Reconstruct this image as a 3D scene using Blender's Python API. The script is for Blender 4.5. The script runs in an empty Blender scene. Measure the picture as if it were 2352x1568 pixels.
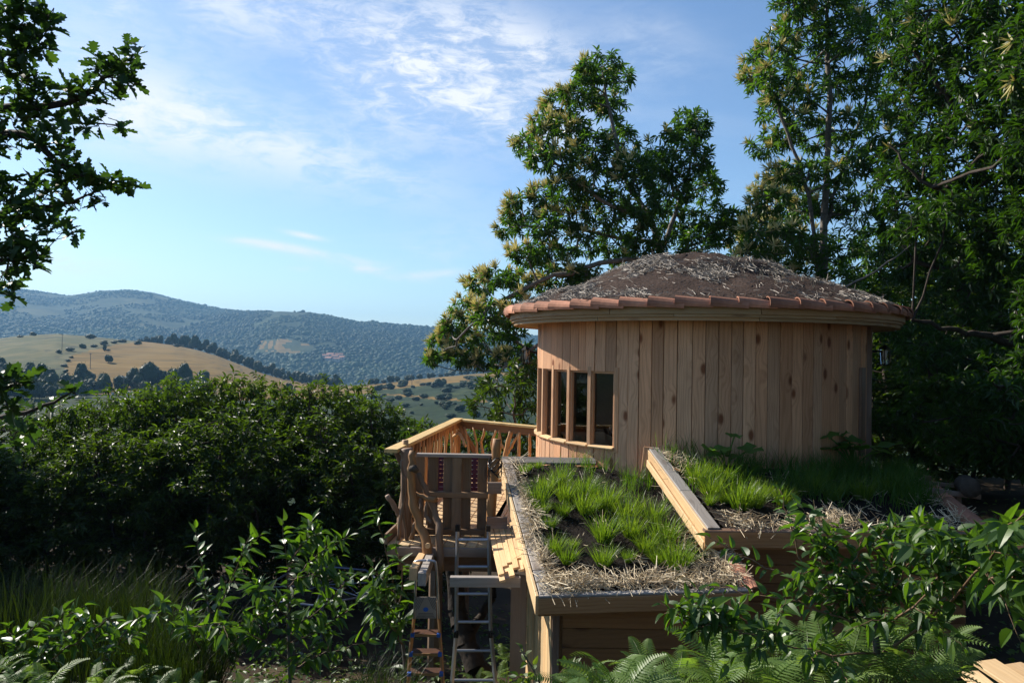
import bpy, math, random
import numpy as np
from mathutils import Vector, Matrix

# ------------------------------------------------------------------ camera
FPX = 1700.0                      # focal length in pixels of a 2352 px wide view
PITCH, ROLL = math.radians(0.94), math.radians(1.0)
scn = bpy.context.scene
COL = scn.collection
_f = Vector((0, math.cos(PITCH), math.sin(PITCH)))
_r0 = Vector((1, 0, 0)); _u0 = Vector((0, -math.sin(PITCH), math.cos(PITCH)))
_r = _r0 * math.cos(ROLL) + _u0 * math.sin(ROLL)
_u = _u0 * math.cos(ROLL) - _r0 * math.sin(ROLL)
cam_d = bpy.data.cameras.new('camera'); cam = bpy.data.objects.new('camera', cam_d)
COL.objects.link(cam)
cam.matrix_world = Matrix(((_r.x, _u.x, -_f.x, 0), (_r.y, _u.y, -_f.y, 0), (_r.z, _u.z, -_f.z, 0), (0, 0, 0, 1)))
cam_d.sensor_width = 36.0; cam_d.lens = FPX / 2352 * 36.0
cam_d.clip_start = 0.05; cam_d.clip_end = 20000
scn.camera = cam
def P(dx, dy, Y):
    """surveyed point: direction measured in the photograph, depth Y in metres"""
    r = _f + _r * ((dx - 1176) / FPX) + _u * (-(dy - 784) / FPX)
    return r * (Y / r.y)
def PV(dx, dy, Y): return np.array(P(dx, dy, Y))

# ------------------------------------------------------------------ light
SUN_EL = math.radians(35); SUN_H = Vector((-0.81, 0.586, 0)).normalized()
SUN = Vector((SUN_H.x * math.cos(SUN_EL), SUN_H.y * math.cos(SUN_EL), math.sin(SUN_EL)))
sun_d = bpy.data.lights.new('sun', 'SUN'); sun = bpy.data.objects.new('sun', sun_d); COL.objects.link(sun)
sun_d.energy = 5.0; sun_d.angle = math.radians(0.53); sun_d.color = (1.0, 0.93, 0.82)
sun.rotation_euler = SUN.to_track_quat('Z', 'Y').to_euler()
scn.view_settings.view_transform = 'Standard'; scn.view_settings.look = 'None'
scn.view_settings.exposure = 0.78; scn.view_settings.gamma = 1.0
scn.view_settings.use_curve_mapping = False
cy = scn.cycles
cy.use_denoising = True
try: cy.denoiser = 'OPENIMAGEDENOISE'
except Exception: pass
cy.max_bounces = 8; cy.diffuse_bounces = 3; cy.glossy_bounces = 3; cy.transmission_bounces = 6
cy.transparent_max_bounces = 12; cy.volume_bounces = 0; cy.sample_clamp_indirect = 6.0
cy.caustics_reflective = False; cy.caustics_refractive = False

# ---- sky: Nishita plus thin cirrus
world = bpy.data.worlds.new('World'); scn.world = world; world.use_nodes = True
SKY_STRENGTH = 0.088
def build_sky():
    nt = world.node_tree; N = nt.nodes; L = nt.links; N.clear()
    out = N.new('ShaderNodeOutputWorld'); bg = N.new('ShaderNodeBackground')
    bg.inputs['Strength'].default_value = SKY_STRENGTH
    L.new(bg.outputs[0], out.inputs['Surface'])
    sky = N.new('ShaderNodeTexSky'); sky.sky_type = 'NISHITA'; sky.sun_disc = False
    sky.sun_elevation = SUN_EL
    sky.sun_rotation = math.atan2(SUN_H.x, SUN_H.y)
    sky.altitude = 700; sky.air_density = 1.1; sky.dust_density = 0.8; sky.ozone_density = 1.0
    tc = N.new('ShaderNodeTexCoord'); D = tc.outputs['Generated']
    def math_(op, a, b=None, clamp=False):
        n = N.new('ShaderNodeMath'); n.operation = op; n.use_clamp = clamp
        for i, v in enumerate((a, b)):
            if v is None: continue
            if isinstance(v, (int, float)): n.inputs[i].default_value = v
            else: L.new(v, n.inputs[i])
        return n.outputs[0]
    def dot(v):
        n = N.new('ShaderNodeVectorMath'); n.operation = 'DOT_PRODUCT'
        L.new(D, n.inputs[0]); n.inputs[1].default_value = v
        return n.outputs['Value']
    # cirrus live on a plane high above: direction / height
    sep = N.new('ShaderNodeSeparateXYZ'); L.new(D, sep.inputs[0])
    zz = math_('ADD', math_('MAXIMUM', sep.outputs[2], 0.0), 0.10)
    cmb = N.new('ShaderNodeCombineXYZ')
    L.new(math_('DIVIDE', sep.outputs[0], zz), cmb.inputs[0]); L.new(math_('DIVIDE', sep.outputs[1], zz), cmb.inputs[1])
    def noise(scale, rot, stretch, detail, rough, dist):
        mp = N.new('ShaderNodeMapping'); L.new(cmb.outputs[0] if stretch[2] == 1 else D, mp.inputs[0])
        mp.inputs['Rotation'].default_value = (0, 0, rot) if stretch[2] == 1 else (0, rot, 0); mp.inputs['Scale'].default_value = stretch
        n = N.new('ShaderNodeTexNoise'); L.new(mp.outputs[0], n.inputs['Vector'])
        n.inputs['Scale'].default_value = scale; n.inputs['Detail'].default_value = detail
        n.inputs['Roughness'].default_value = rough; n.inputs['Distortion'].default_value = dist
        return n.outputs['Fac']
    fine = math_('ADD', math_('MULTIPLY', noise(6.0, 0.35, (1.0, 1.0, 1.9), 4, 0.6, 0.3), 0.5), math_('MULTIPLY', noise(26.0, 0.45, (0.8, 0.8, 2.4), 8, 0.72, 0.5), 0.5))
    wisp = noise(0.9, 0.3, (0.7, 1.9, 1), 7, 0.6, 0.9)
    def ramp(v, a, b):
        n = N.new('ShaderNodeMapRange'); n.interpolation_type = 'SMOOTHSTEP'
        L.new(v, n.inputs[0]); n.inputs[1].default_value = a; n.inputs[2].default_value = b
        return n.outputs[0]
    def blob(dx, dy, wx, wy, rot=0.0):
        c = P(dx, dy, 1).normalized()
        e1 = (P(dx + 10 * math.cos(rot), dy + 10 * math.sin(rot), 1).normalized() - c); e1 -= c * e1.dot(c); e1.normalize()
        e2 = c.cross(e1).normalized()
        a = dot(tuple(e1 * (FPX / wx))); b = dot(tuple(e2 * (FPX / wy))); k = dot(tuple(c * -100.0))
        k = math_('MAXIMUM', k, 0.0)
        q = math_('ADD', math_('ADD', math_('MULTIPLY', a, a), math_('MULTIPLY', b, b)), k)
        return math_('POWER', 2.718, math_('MULTIPLY', q, -1.0))
    patches = [(1030, 150, 250, 135, 0.30, 1.0), (900, 190, 120, 100, 0.3, 0.5), (1220, 120, 150, 55, 0.35, 0.45), (1180, 270, 160, 40, 0.35, 0.5),
               (470, 310, 380, 80, 0.22, 0.52), (330, 260, 190, 70, 0.1, 0.36), (560, 20, 180, 60, 0.1, 0.6), (270, 10, 40, 16, -0.3, 0.6), (760, 370, 260, 50, 0.3, 0.35), (1040, 565, 130, 45, -0.1, 0.3),
               (120, 600, 120, 26, 0.1, 0.55), (1500, 110, 120, 60, 0.4, 0.22), (150, 130, 260, 90, 0.2, 0.35)]
    tot = None
    for (dx, dy, wx, wy, rot, amp) in patches:
        b = math_('MULTIPLY', blob(dx, dy, wx, wy, rot), amp)
        tot = b if tot is None else math_('ADD', tot, b)
    body = math_('MULTIPLY', tot, math_('ADD', math_('MULTIPLY', ramp(fine, 0.40, 0.58), 0.85), 0.18))
    streak = None
    for (dx, dy, wx, wy, rot, amp) in [(640, 566, 70, 9, 0.13, 1.0), (700, 541, 38, 6, 0.2, 1.0), (770, 590, 90, 8, 0.16, 0.8), (860, 622, 110, 11, 0.16, 1.1), (1010, 628, 60, 9, -0.05, 0.7), (690, 617, 30, 5, 0.0, 0.5), (560, 552, 50, 6, 0.05, 0.5)]:
        b = math_('MULTIPLY', blob(dx, dy, wx, wy, rot), amp)
        streak = b if streak is None else math_('ADD', streak, b)
    streak = math_('MULTIPLY', streak, math_('ADD', math_('MULTIPLY', ramp(fine, 0.40, 0.56), 1.0), 0.15))
    thin = math_('MULTIPLY', ramp(wisp, 0.52, 0.85), 0.16)
    cov = math_('ADD', math_('ADD', body, math_('MULTIPLY', streak, 0.8)), thin, clamp=True)
    cov = math_('MULTIPLY', cov, ramp(sep.outputs[2], 0.0, 0.08))
    cov = math_('MULTIPLY', cov, 0.92)
    mix = N.new('ShaderNodeMix'); mix.data_type = 'RGBA'
    tint = N.new('ShaderNodeMix'); tint.data_type = 'RGBA'; tint.blend_type = 'MULTIPLY'; tint.inputs[0].default_value = 1.0
    L.new(sky.outputs[0], tint.inputs[6]); tint.inputs[7].default_value = (0.77, 0.905, 1.05, 1)      # clear mountain air
    L.new(cov, mix.inputs[0]); L.new(tint.outputs[2], mix.inputs[6])
    mix.inputs[7].default_value = (7.0, 7.2, 7.5, 1)
    L.new(mix.outputs[2], bg.inputs['Color'])
build_sky()

# ------------------------------------------------------------------ helpers
rng = np.random.default_rng(7); random.seed(7)
WORLD = {}
def T(v): return Matrix.Translation(Vector(v))
def link(o, W=None, parent=None):
    COL.objects.link(o)
    W = W if W is not None else Matrix.Identity(4)
    WORLD[o.name] = W.copy()
    if parent is not None:
        o.parent = parent; o.matrix_basis = WORLD[parent.name].inverted() @ W
    else: o.matrix_basis = W
    return o
def tag(o, label=None, cat=None, group=None, kind=None):
    if label: o['label'] = label
    if cat: o['category'] = cat
    if group: o['group'] = group
    if kind: o['kind'] = kind
    return o
def thing(name, loc, label, cat, group=None):
    o = bpy.data.objects.new(name, None); o.empty_display_size = 0.1
    link(o, T(loc)); return tag(o, label, cat, group)
def add(name, mesh, parent=None, W=None, mat=None):
    o = bpy.data.objects.new(name, mesh); link(o, W, parent)
    if mat is not None and not mesh.materials: mesh.materials.append(mat)
    return o
def copy_tree(src, W, parent=None):
    """copy of a thing with copies of its parts (and sub-parts), mesh data shared"""
    c = src.copy(); link(c, W, parent)
    for ch in list(src.children):
        copy_tree(ch, W @ (WORLD[src.name].inverted() @ WORLD[ch.name]), c)
    return c
def mesh_np(name, V, F, mat=None, rnd=None, smooth=False, attr='rnd'):
    """F: list of index arrays of shape (n,3) or (n,4)"""
    V = np.asarray(V, np.float32).reshape(-1, 3)
    if isinstance(F, np.ndarray): F = [F]
    F = [np.asarray(f, np.int32) for f in F if len(f)]
    me = bpy.data.meshes.new(name)
    nl = sum(f.size for f in F); npoly = sum(len(f) for f in F)
    me.vertices.add(len(V)); me.loops.add(nl); me.polygons.add(npoly)
    me.vertices.foreach_set('co', V.ravel())
    me.loops.foreach_set('vertex_index', np.concatenate([f.ravel() for f in F]))
    tot = np.concatenate([np.full(len(f), f.shape[1], np.int32) for f in F])
    st = np.concatenate([[0], np.cumsum(tot)[:-1]]).astype(np.int32)
    me.polygons.foreach_set('loop_start', st); me.polygons.foreach_set('loop_total', tot)
    me.polygons.foreach_set('use_smooth', np.full(npoly, bool(smooth)))
    if rnd is not None:
        a = me.attributes.new(attr, 'FLOAT', 'POINT'); a.data.foreach_set('value', np.asarray(rnd, np.float32))
    me.update(calc_edges=True); 
    if mat is not None: me.materials.append(mat)
    return me
class MB:
    """collects vertex / face blocks into one mesh"""
    def __init__(s): s.V = []; s.F3 = []; s.F4 = []; s.R = []; s.n = 0
    def put(s, V, F3=None, F4=None, rnd=0.5):
        V = np.asarray(V, float).reshape(-1, 3)
        if F3 is not None and len(F3): s.F3.append(np.asarray(F3, int) + s.n)
        if F4 is not None and len(F4): s.F4.append(np.asarray(F4, int) + s.n)
        s.V.append(V); s.R.append(np.broadcast_to(np.asarray(rnd, float), (len(V),))); s.n += len(V)
    def box(s, lo, hi):
        x0, y0, z0 = lo; x1, y1, z1 = hi
        s.put([(x0,y0,z0),(x1,y0,z0),(x1,y1,z0),(x0,y1,z0),(x0,y0,z1),(x1,y0,z1),(x1,y1,z1),(x0,y1,z1)],
              F4=[(3,2,1,0),(4,5,6,7),(0,1,5,4),(1,2,6,5),(2,3,7,6),(3,0,4,7)])
    def mesh(s, name, mat=None, smooth=False):
        F = []
        if s.F3: F.append(np.concatenate(s.F3))
        if s.F4: F.append(np.concatenate(s.F4))
        return mesh_np(name, np.concatenate(s.V), F, mat, np.concatenate(s.R), smooth)
def tube(pts, rad, sides=6, cap=True):
    pts = np.asarray(pts, float); n = len(pts); rad = np.broadcast_to(np.asarray(rad, float), (n,))
    tg = np.gradient(pts, axis=0); tg /= np.linalg.norm(tg, axis=1)[:, None] + 1e-9
    ref = np.array([0, 0, 1.0]) if abs(tg[0][2]) < 0.85 else np.array([1.0, 0, 0])
    V = []
    for i in range(n):
        a = np.cross(tg[i], ref); a /= np.linalg.norm(a) + 1e-9; b = np.cross(tg[i], a); ref = np.cross(a, tg[i]) if False else ref
        ang = np.arange(sides) * 2 * math.pi / sides
        V.append(pts[i] + rad[i] * (np.cos(ang)[:, None] * a + np.sin(ang)[:, None] * b))
    V = np.concatenate(V); F = []
    for i in range(n - 1):
        for k in range(sides):
            k2 = (k + 1) % sides
            F.append((i*sides+k, i*sides+k2, (i+1)*sides+k2, (i+1)*sides+k))
    F3 = []
    if cap:
        V = np.concatenate([V, pts[:1], pts[-1:]]); c0 = n * sides; c1 = c0 + 1
        for k in range(sides):
            k2 = (k + 1) % sides
            F3.append((c0, k2, k)); F3.append((c1, (n-1)*sides+k, (n-1)*sides+k2))
    return V, np.array(F3, int).reshape(-1, 3), np.array(F, int)
def smooth_path(pts, n=24, jit=0.0, r=None):
    """Catmull-Rom through pts"""
    pts = [np.asarray(p, float) for p in pts]; pts = [2*pts[0]-pts[1]] + pts + [2*pts[-1]-pts[-2]]
    out = []; m = len(pts) - 3
    for t in np.linspace(0, m - 1e-6, n):
        i = int(t); f = t - i; a, b, c, d = pts[i:i+4]
        out.append(0.5*((2*b)+(-a+c)*f+(2*a-5*b+4*c-d)*f*f+(-a+3*b-3*c+d)*f**3))
    out = np.array(out)
    if jit: out += (r or rng).normal(0, jit, out.shape)
    return out
def frame(xdir, zdir, loc):
    x = Vector(xdir).normalized(); z = Vector(zdir); z = (z - x * z.dot(x)).normalized(); y = z.cross(x)
    m = Matrix((x, y, z)).transposed().to_4x4(); m.translation = Vector(loc); return m
_bc = {}
def board_mesh(L, W, H, mat, ch=0.004):
    """plank: local x length, y width, z thickness, edges chamfered"""
    k = (round(L, 3), round(W, 3), round(H, 3), mat.name, ch)
    if k in _bc: return _bc[k]
    a, b, c = L/2, W/2, H/2; ch = min(ch, b*.4, c*.4)
    V = []; 
    for sx in (-1, 1):
        for (y, z) in ((-b+ch,-c),(b-ch,-c),(b,-c+ch),(b,c-ch),(b-ch,c),(-b+ch,c),(-b,c-ch),(-b,-c+ch)):
            V.append((sx*a, y, z))
    F4 = [(i, (i+1) % 8, 8+(i+1) % 8, 8+i) for i in range(8)]
    F3 = [(0, i+1, i) for i in range(1, 7)] + [(8, 8+i, 8+i+1) for i in range(1, 7)]
    me = mesh_np('board', V, [np.array(F3), np.array(F4)], mat); _bc[k] = me
    return me
def board(name, parent, mat, L, W, H, loc, xdir, zdir, ch=0.004):
    return add(name, board_mesh(L, W, H, mat, ch), parent, frame(xdir, zdir, loc))
def plank_between(name, parent, mat, a, b, W, H, zdir, ch=0.004, over=0.0):
    a = Vector(a); b = Vector(b); d = b - a
    return board(name, parent, mat, d.length + over, W, H, (a + b) / 2, d, zdir, ch)
def norm(a): return a / (np.linalg.norm(a, axis=-1, keepdims=True) + 1e-9)
def frames(axis, nrm):
    """(n,3,3) matrices with columns side, axis, normal"""
    y = norm(axis); x = norm(np.cross(y, nrm)); z = np.cross(x, y)
    return np.stack([x, y, z], axis=2)
def scatter(TV, TF, R, pos, scale, rnd, mb=None):
    """copies of template (TV verts, TF tris) -> V,F3,rnd"""
    n = len(pos); k = len(TV); scale = np.asarray(scale, float)
    if scale.ndim == 1: scale = scale[:, None].repeat(3, 1)
    V = np.einsum('nij,nkj->nki', R, TV[None] * scale[:, None, :]) + pos[:, None, :]
    F = (TF[None] + (np.arange(n) * k)[:, None, None]).reshape(-1, TF.shape[1])
    r = np.repeat(np.asarray(rnd, float), k)
    if mb is not None: mb.put(V.reshape(-1, 3), F3=F, rnd=r)
    return V.reshape(-1, 3), F, r
def rand_dirs(n, r=None):
    v = (r or rng).normal(size=(n, 3)); return norm(v)

# ------------------------------------------------------------------ materials
def mat_new(name):
    m = bpy.data.materials.new(name); m.use_nodes = True
    nt = m.node_tree; b = nt.nodes['Principled BSDF']
    return m, nt, nt.nodes, nt.links, b
def srgb(r, g, b): return tuple(((c/255)/12.92 if c/255 <= 0.04045 else ((c/255+0.055)/1.055)**2.4) for c in (r, g, b))
def plain(name, col, rough=0.6, metal=0.0, vary=0.15, nscale=12.0, bump=0.0, spec=0.4):
    m, nt, N, L, b = mat_new(name)
    tc = N.new('ShaderNodeTexCoord'); n = N.new('ShaderNodeTexNoise'); L.new(tc.outputs['Object'], n.inputs['Vector'])
    n.inputs['Scale'].default_value = nscale; n.inputs['Detail'].default_value = 6
    mr = N.new('ShaderNodeMapRange'); L.new(n.outputs['Fac'], mr.inputs[0])
    mr.inputs[1].default_value = 0.25; mr.inputs[2].default_value = 0.75
    mr.inputs[3].default_value = 1 - vary; mr.inputs[4].default_value = 1 + vary
    oi = N.new('ShaderNodeObjectInfo')
    mr2 = N.new('ShaderNodeMapRange'); L.new(oi.outputs['Random'], mr2.inputs[0]); mr2.inputs[3].default_value = 1 - vary*.8; mr2.inputs[4].default_value = 1 + vary*.8
    mu = N.new('ShaderNodeMath'); mu.operation = 'MULTIPLY'; L.new(mr.outputs[0], mu.inputs[0]); L.new(mr2.outputs[0], mu.inputs[1])
    vm = N.new('ShaderNodeVectorMath'); vm.operation = 'SCALE'; vm.inputs[0].default_value = col; L.new(mu.outputs[0], vm.inputs['Scale'])
    L.new(vm.outputs[0], b.inputs['Base Color'])
    b.inputs['Roughness'].default_value = rough; b.inputs['Metallic'].default_value = metal
    b.inputs['Specular IOR Level'].default_value = spec
    if bump:
        bp = N.new('ShaderNodeBump'); bp.inputs['Strength'].default_value = bump; bp.inputs['Distance'].default_value = 0.02
        L.new(n.outputs['Fac'], bp.inputs['Height']); L.new(bp.outputs[0], b.inputs['Normal'])
    return m
def wood(name, base, dark, knot=0.8, grain=0.55, vary=0.22, grey=0.0, rough=0.62, greycol=(.30, .285, .26), kx=2.3, ky=6.5):
    """sawn timber: grain along local x, knots, tint per board, optional weathering"""
    m, nt, N, L, b = mat_new(name)
    def M(op, a, c=None, clamp=False):
        n = N.new('ShaderNodeMath'); n.operation = op; n.use_clamp = clamp
        for i, v in enumerate((a, c)):
            if v is None: continue
            if isinstance(v, (int, float)): n.inputs[i].default_value = v
            else: L.new(v, n.inputs[i])
        return n.outputs[0]
    def MR(v, a, c, d=0.0, e=1.0):
        n = N.new('ShaderNodeMapRange'); n.interpolation_type = 'SMOOTHSTEP'; L.new(v, n.inputs[0])
        for i, q in enumerate((a, c, d, e)): n.inputs[i+1].default_value = q
        return n.outputs[0]
    tc = N.new('ShaderNodeTexCoord'); oi = N.new('ShaderNodeObjectInfo'); rnd = oi.outputs['Random']
    off = N.new('ShaderNodeCombineXYZ')
    L.new(M('MULTIPLY', rnd, 71.0), off.inputs[0]); L.new(M('MULTIPLY', rnd, 133.0), off.inputs[1]); L.new(M('MULTIPLY', rnd, 37.0), off.inputs[2])
    va = N.new('ShaderNodeVectorMath'); L.new(tc.outputs['Object'], va.inputs[0]); L.new(off.outputs[0], va.inputs[1])
    def noise(sc, scale, det=3):
        mp = N.new('ShaderNodeMapping'); L.new(va.outputs[0], mp.inputs[0]); mp.inputs['Scale'].default_value = sc
        n = N.new('ShaderNodeTexNoise'); L.new(mp.outputs[0], n.inputs['Vector']); n.inputs['Scale'].default_value = scale; n.inputs['Detail'].default_value = det
        return n.outputs['Fac']
    mp = N.new('ShaderNodeMapping'); L.new(va.outputs[0], mp.inputs[0]); mp.inputs['Scale'].default_value = (kx, ky, 0.02)
    vo = N.new('ShaderNodeTexVoronoi'); vo.inputs['Scale'].default_value = 1.0; L.new(mp.outputs[0], vo.inputs['Vector'])
    d = vo.outputs['Distance']
    sc_ = N.new('ShaderNodeSeparateColor'); L.new(vo.outputs['Color'], sc_.inputs[0])
    has = MR(sc_.outputs[0], 0.22, 0.27)
    km = M('MULTIPLY', M('MULTIPLY', MR(d, 0.24, 0.10), has), knot)
    around = M('MULTIPLY', MR(d, 0.55, 0.08), has)
    sp = N.new('ShaderNodeSeparateXYZ'); L.new(va.outputs[0], sp.inputs[0])
    warp = noise((0.55, 3.0, 3.0), 1.0, 2)
    ph = M('ADD', M('ADD', M('MULTIPLY', sp.outputs[1], 150.0), M('MULTIPLY', sp.outputs[2], 90.0)), M('ADD', M('MULTIPLY', warp, 42.0), M('MULTIPLY', around, 11.0)))
    ring = MR(M('SINE', ph), -0.2, 1.0)
    fib = noise((1.0, 34.0, 34.0), 5.0, 4)
    big = noise((0.7, 3.0, 3.0), 1.6, 3)
    f = M('ADD', M('MULTIPLY', ring, 0.42 * grain), M('MULTIPLY', MR(fib, 0.35, 0.75), 0.5 * grain))
    f = M('ADD', f, M('MULTIPLY', around, 0.16 * knot))
    mx = N.new('ShaderNodeMix'); mx.data_type = 'RGBA'; L.new(f, mx.inputs[0]); mx.inputs[6].default_value = (*base, 1); mx.inputs[7].default_value = (*dark, 1)
    mk = N.new('ShaderNodeMix'); mk.data_type = 'RGBA'; L.new(km, mk.inputs[0]); L.new(mx.outputs[2], mk.inputs[6]); mk.inputs[7].default_value = (dark[0]*.50, dark[1]*.36, dark[2]*.28, 1)
    col = mk.outputs[2]
    if grey > 0:
        mg = N.new('ShaderNodeMix'); mg.data_type = 'RGBA'; L.new(M('MULTIPLY', MR(big, 0.5 - grey*.55, 0.78 - grey*.35), min(1, grey*1.3)), mg.inputs[0])
        L.new(col, mg.inputs[6]); mg.inputs[7].default_value = (*greycol, 1); col = mg.outputs[2]
    val = M('MULTIPLY', MR(rnd, 0, 1, 1 - vary, 1 + vary), MR(big, 0.2, 0.8, 0.86, 1.12))
    hs = M('FRACT', M('MULTIPLY', rnd, 7.31)); ht = N.new('ShaderNodeMix'); ht.data_type = 'RGBA'; L.new(hs, ht.inputs[0]); ht.inputs[6].default_value = (1.06, .97, .90, 1); ht.inputs[7].default_value = (.97, 1.0, 1.03, 1)
    hm = N.new('ShaderNodeMix'); hm.data_type = 'RGBA'; hm.blend_type = 'MULTIPLY'; hm.inputs[0].default_value = 1.0; L.new(col, hm.inputs[6]); L.new(ht.outputs[2], hm.inputs[7])
    vm = N.new('ShaderNodeVectorMath'); vm.operation = 'SCALE'; L.new(hm.outputs[2], vm.inputs[0]); L.new(val, vm.inputs['Scale'])
    L.new(vm.outputs[0], b.inputs['Base Color']); b.inputs['Roughness'].default_value = rough; b.inputs['Specular IOR Level'].default_value = 0.3
    bp = N.new('ShaderNodeBump'); bp.inputs['Strength'].default_value = 0.35; bp.inputs['Distance'].default_value = 0.004
    L.new(M('ADD', M('MULTIPLY', fib, -1.0), M('MULTIPLY', ring, -0.4)), bp.inputs['Height']); L.new(bp.outputs[0], b.inputs['Normal'])
    return m
def leafmat(name, c0, c1, trans=0.42, tcol=None, rough=0.42, spec=0.5, under=None):
    """c0..c1 over the per-leaf attribute; light also passes through the blade"""
    m, nt, N, L, b = mat_new(name)
    at = N.new('ShaderNodeAttribute'); at.attribute_name = 'rnd'
    oi = N.new('ShaderNodeObjectInfo')
    ad = N.new('ShaderNodeMath'); ad.operation = 'MULTIPLY_ADD'; L.new(oi.outputs['Random'], ad.inputs[0]); ad.inputs[1].default_value = 0.3; L.new(at.outputs['Fac'], ad.inputs[2])
    fr = N.new('ShaderNodeMath'); fr.operation = 'SUBTRACT'; L.new(ad.outputs[0], fr.inputs[0]); fr.inputs[1].default_value = 0.15; fr.use_clamp = True
    mx = N.new('ShaderNodeMix'); mx.data_type = 'RGBA'; L.new(fr.outputs[0], mx.inputs[0]); mx.inputs[6].default_value = (*c0, 1); mx.inputs[7].default_value = (*c1, 1)
    L.new(mx.outputs[2], b.inputs['Base Color']); b.inputs['Roughness'].default_value = rough; b.inputs['Specular IOR Level'].default_value = spec
    tr = N.new('ShaderNodeBsdfTranslucent')
    tm = N.new('ShaderNodeMix'); tm.data_type = 'RGBA'; tm.blend_type = 'MULTIPLY'; tm.inputs[0].default_value = 1.0
    L.new(mx.outputs[2], tm.inputs[6]); t = tcol or (2.6, 2.3, 0.9); tm.inputs[7].default_value = (*t, 1)
    L.new(tm.outputs[2], tr.inputs['Color'])
    ms = N.new('ShaderNodeMixShader'); ms.inputs[0].default_value = trans
    L.new(b.outputs[0], ms.inputs[1]); L.new(tr.outputs[0], ms.inputs[2])
    L.new(ms.outputs[0], N['Material Output'].inputs['Surface'])
    return m
M_ = {}
M_['larch'] = wood('larch_boards', (.63, .365, .21), (.37, .18, .088), knot=1.0, grain=0.75, vary=0.17, kx=2.7, ky=5.6)
M_['trim'] = wood('larch_trim', (.56, .335, .19), (.38, .20, .10), knot=0.3, grain=0.45, vary=0.1)
M_['fascia'] = wood('fascia_wood', (.43, .29, .15), (.27, .165, .075), knot=0.5, grain=0.5, vary=0.1, grey=0.2, greycol=(.36, .31, .24))
M_['fresh'] = wood('fresh_sawn_wood', (.66, .46, .25), (.47, .28, .12), knot=0.4, grain=0.4, vary=0.12)
M_['grey'] = wood('weathered_grey_wood', (.36, .33, .30), (.22, .195, .17), knot=0.5, grain=0.6, vary=0.15, grey=0.3)
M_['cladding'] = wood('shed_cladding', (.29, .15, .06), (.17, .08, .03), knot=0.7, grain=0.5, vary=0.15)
M_['edge'] = wood('edge_board_wood', (.40, .215, .095), (.25, .12, .045), knot=0.8, grain=0.6, vary=0.1)
M_['pallet'] = wood('pallet_wood', (.235, .135, .065), (.12, .062, .028), knot=0.7, grain=0.6, vary=0.25, grey=0.4, greycol=(.17, .135, .10))
M_['rail'] = wood('rail_wood', (.60, .44, .19), (.42, .27, .09), knot=0.4, grain=0.4, vary=0.1)
M_['deck'] = wood('deck_planks', (.58, .42, .24), (.40, .26, .13), knot=0.5, grain=0.5, vary=0.14)
M_['darkbeam'] = wood('dark_beam', (.20, .125, .085), (.12, .07, .045), knot=0.4, grain=0.5, vary=0.12, grey=0.25)
M_['pole'] = wood('peeled_pole', (.34, .175, .07), (.19, .085, .03), knot=0.6, grain=0.7, vary=0.15, kx=3, ky=5)
M_['oldpole'] = wood('old_grey_pole', (.23, .14, .08), (.12, .068, .036), knot=0.6, grain=0.7, vary=0.2, grey=0.4, greycol=(.22, .18, .14), kx=3, ky=5)
M_['baluster'] = wood('peeled_branch', (.52, .30, .13), (.36, .18, .07), knot=0.3, grain=0.4, vary=0.12)
M_['ply'] = wood('plywood_sheet', (.36, .24, .16), (.24, .15, .10), knot=0.2, grain=0.6, vary=0.05, grey=0.35, greycol=(.27, .22, .19))
M_['terracotta'] = plain('terracotta', (.40, .185, .115), 0.85, 0, 0.42, 7.0, 0.3, 0.25)
M_['soil'] = plain('bed_soil', (.024, .017, .013), 0.95, 0, 0.6, 40.0, 0.9, 0.15)
M_['roofsoil'] = plain('roof_soil', (.040, .026, .020), 0.95, 0, 0.45, 30.0, 0.9, 0.12)
M_['alu'] = plain('aluminium', (.36, .37, .40), 0.42, 0.75, 0.15, 8.0)
M_['bronze'] = plain('brown_anodised_rail', (.34, .20, .10), 0.4, 0.5, 0.12, 8.0)
M_['blue'] = plain('blue_plastic', (.02, .10, .42), 0.4, 0, 0.05)
M_['purple'] = plain('purple_plastic', (.055, .012, .045), 0.45, 0, 0.1)
M_['black'] = plain('black_metal', (.012, .012, .014), 0.4, 0.4, 0.1)
M_['tread'] = plain('step_tread', (.085, .035, .018), 0.5, 0.1, 0.3, 10)
M_['panelgrey'] = plain('platform_plastic', (.27, .24, .20), 0.55, 0, 0.1)
M_['paneldark'] = plain('platform_groove', (.07, .06, .055), 0.6, 0, 0.1)
M_['steelblue'] = plain('galvanised_tube', (.14, .17, .23), 0.45, 0.5, 0.12)
M_['white'] = plain('white_paint', (.72, .72, .70), 0.6, 0, 0.08)
M_['house_wall'] = plain('village_wall', (.42, .33, .27), 0.9, 0, 0.15, 0.3)
M_['house_roof'] = plain('village_roof', (.36, .16, .10), 0.85, 0, 0.2, 0.3)
M_['bark'] = plain('grey_bark', (.13, .115, .10), 0.9, 0, 0.45, 14.0, 0.8, 0.2)
M_['barkdark'] = plain('dark_bark', (.055, .043, .034), 0.9, 0, 0.4, 14.0, 0.8, 0.2)
M_['twig'] = plain('reddish_twig', (.14, .085, .045), 0.7, 0, 0.25, 14.0, 0.3)
M_['pole_wood'] = plain('utility_pole_wood', (.10, .085, .075), 0.9, 0, 0.1)
M_['straw'] = leafmat('straw', (.42, .31, .18), (.88, .76, .54), 0.12, (1.2, 1.1, .9), 0.6, 0.3)
M_['roofstraw'] = leafmat('roof_straw', (.10, .075, .055), (.56, .48, .39), 0.10, (1.2, 1.1, .9), 0.55, 0.4)
M_['chestnut'] = leafmat('chestnut_leaf', (.022, .062, .012), (.060, .125, .020), 0.40, (2.4, 2.4, .7), 0.40, 0.45)
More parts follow.
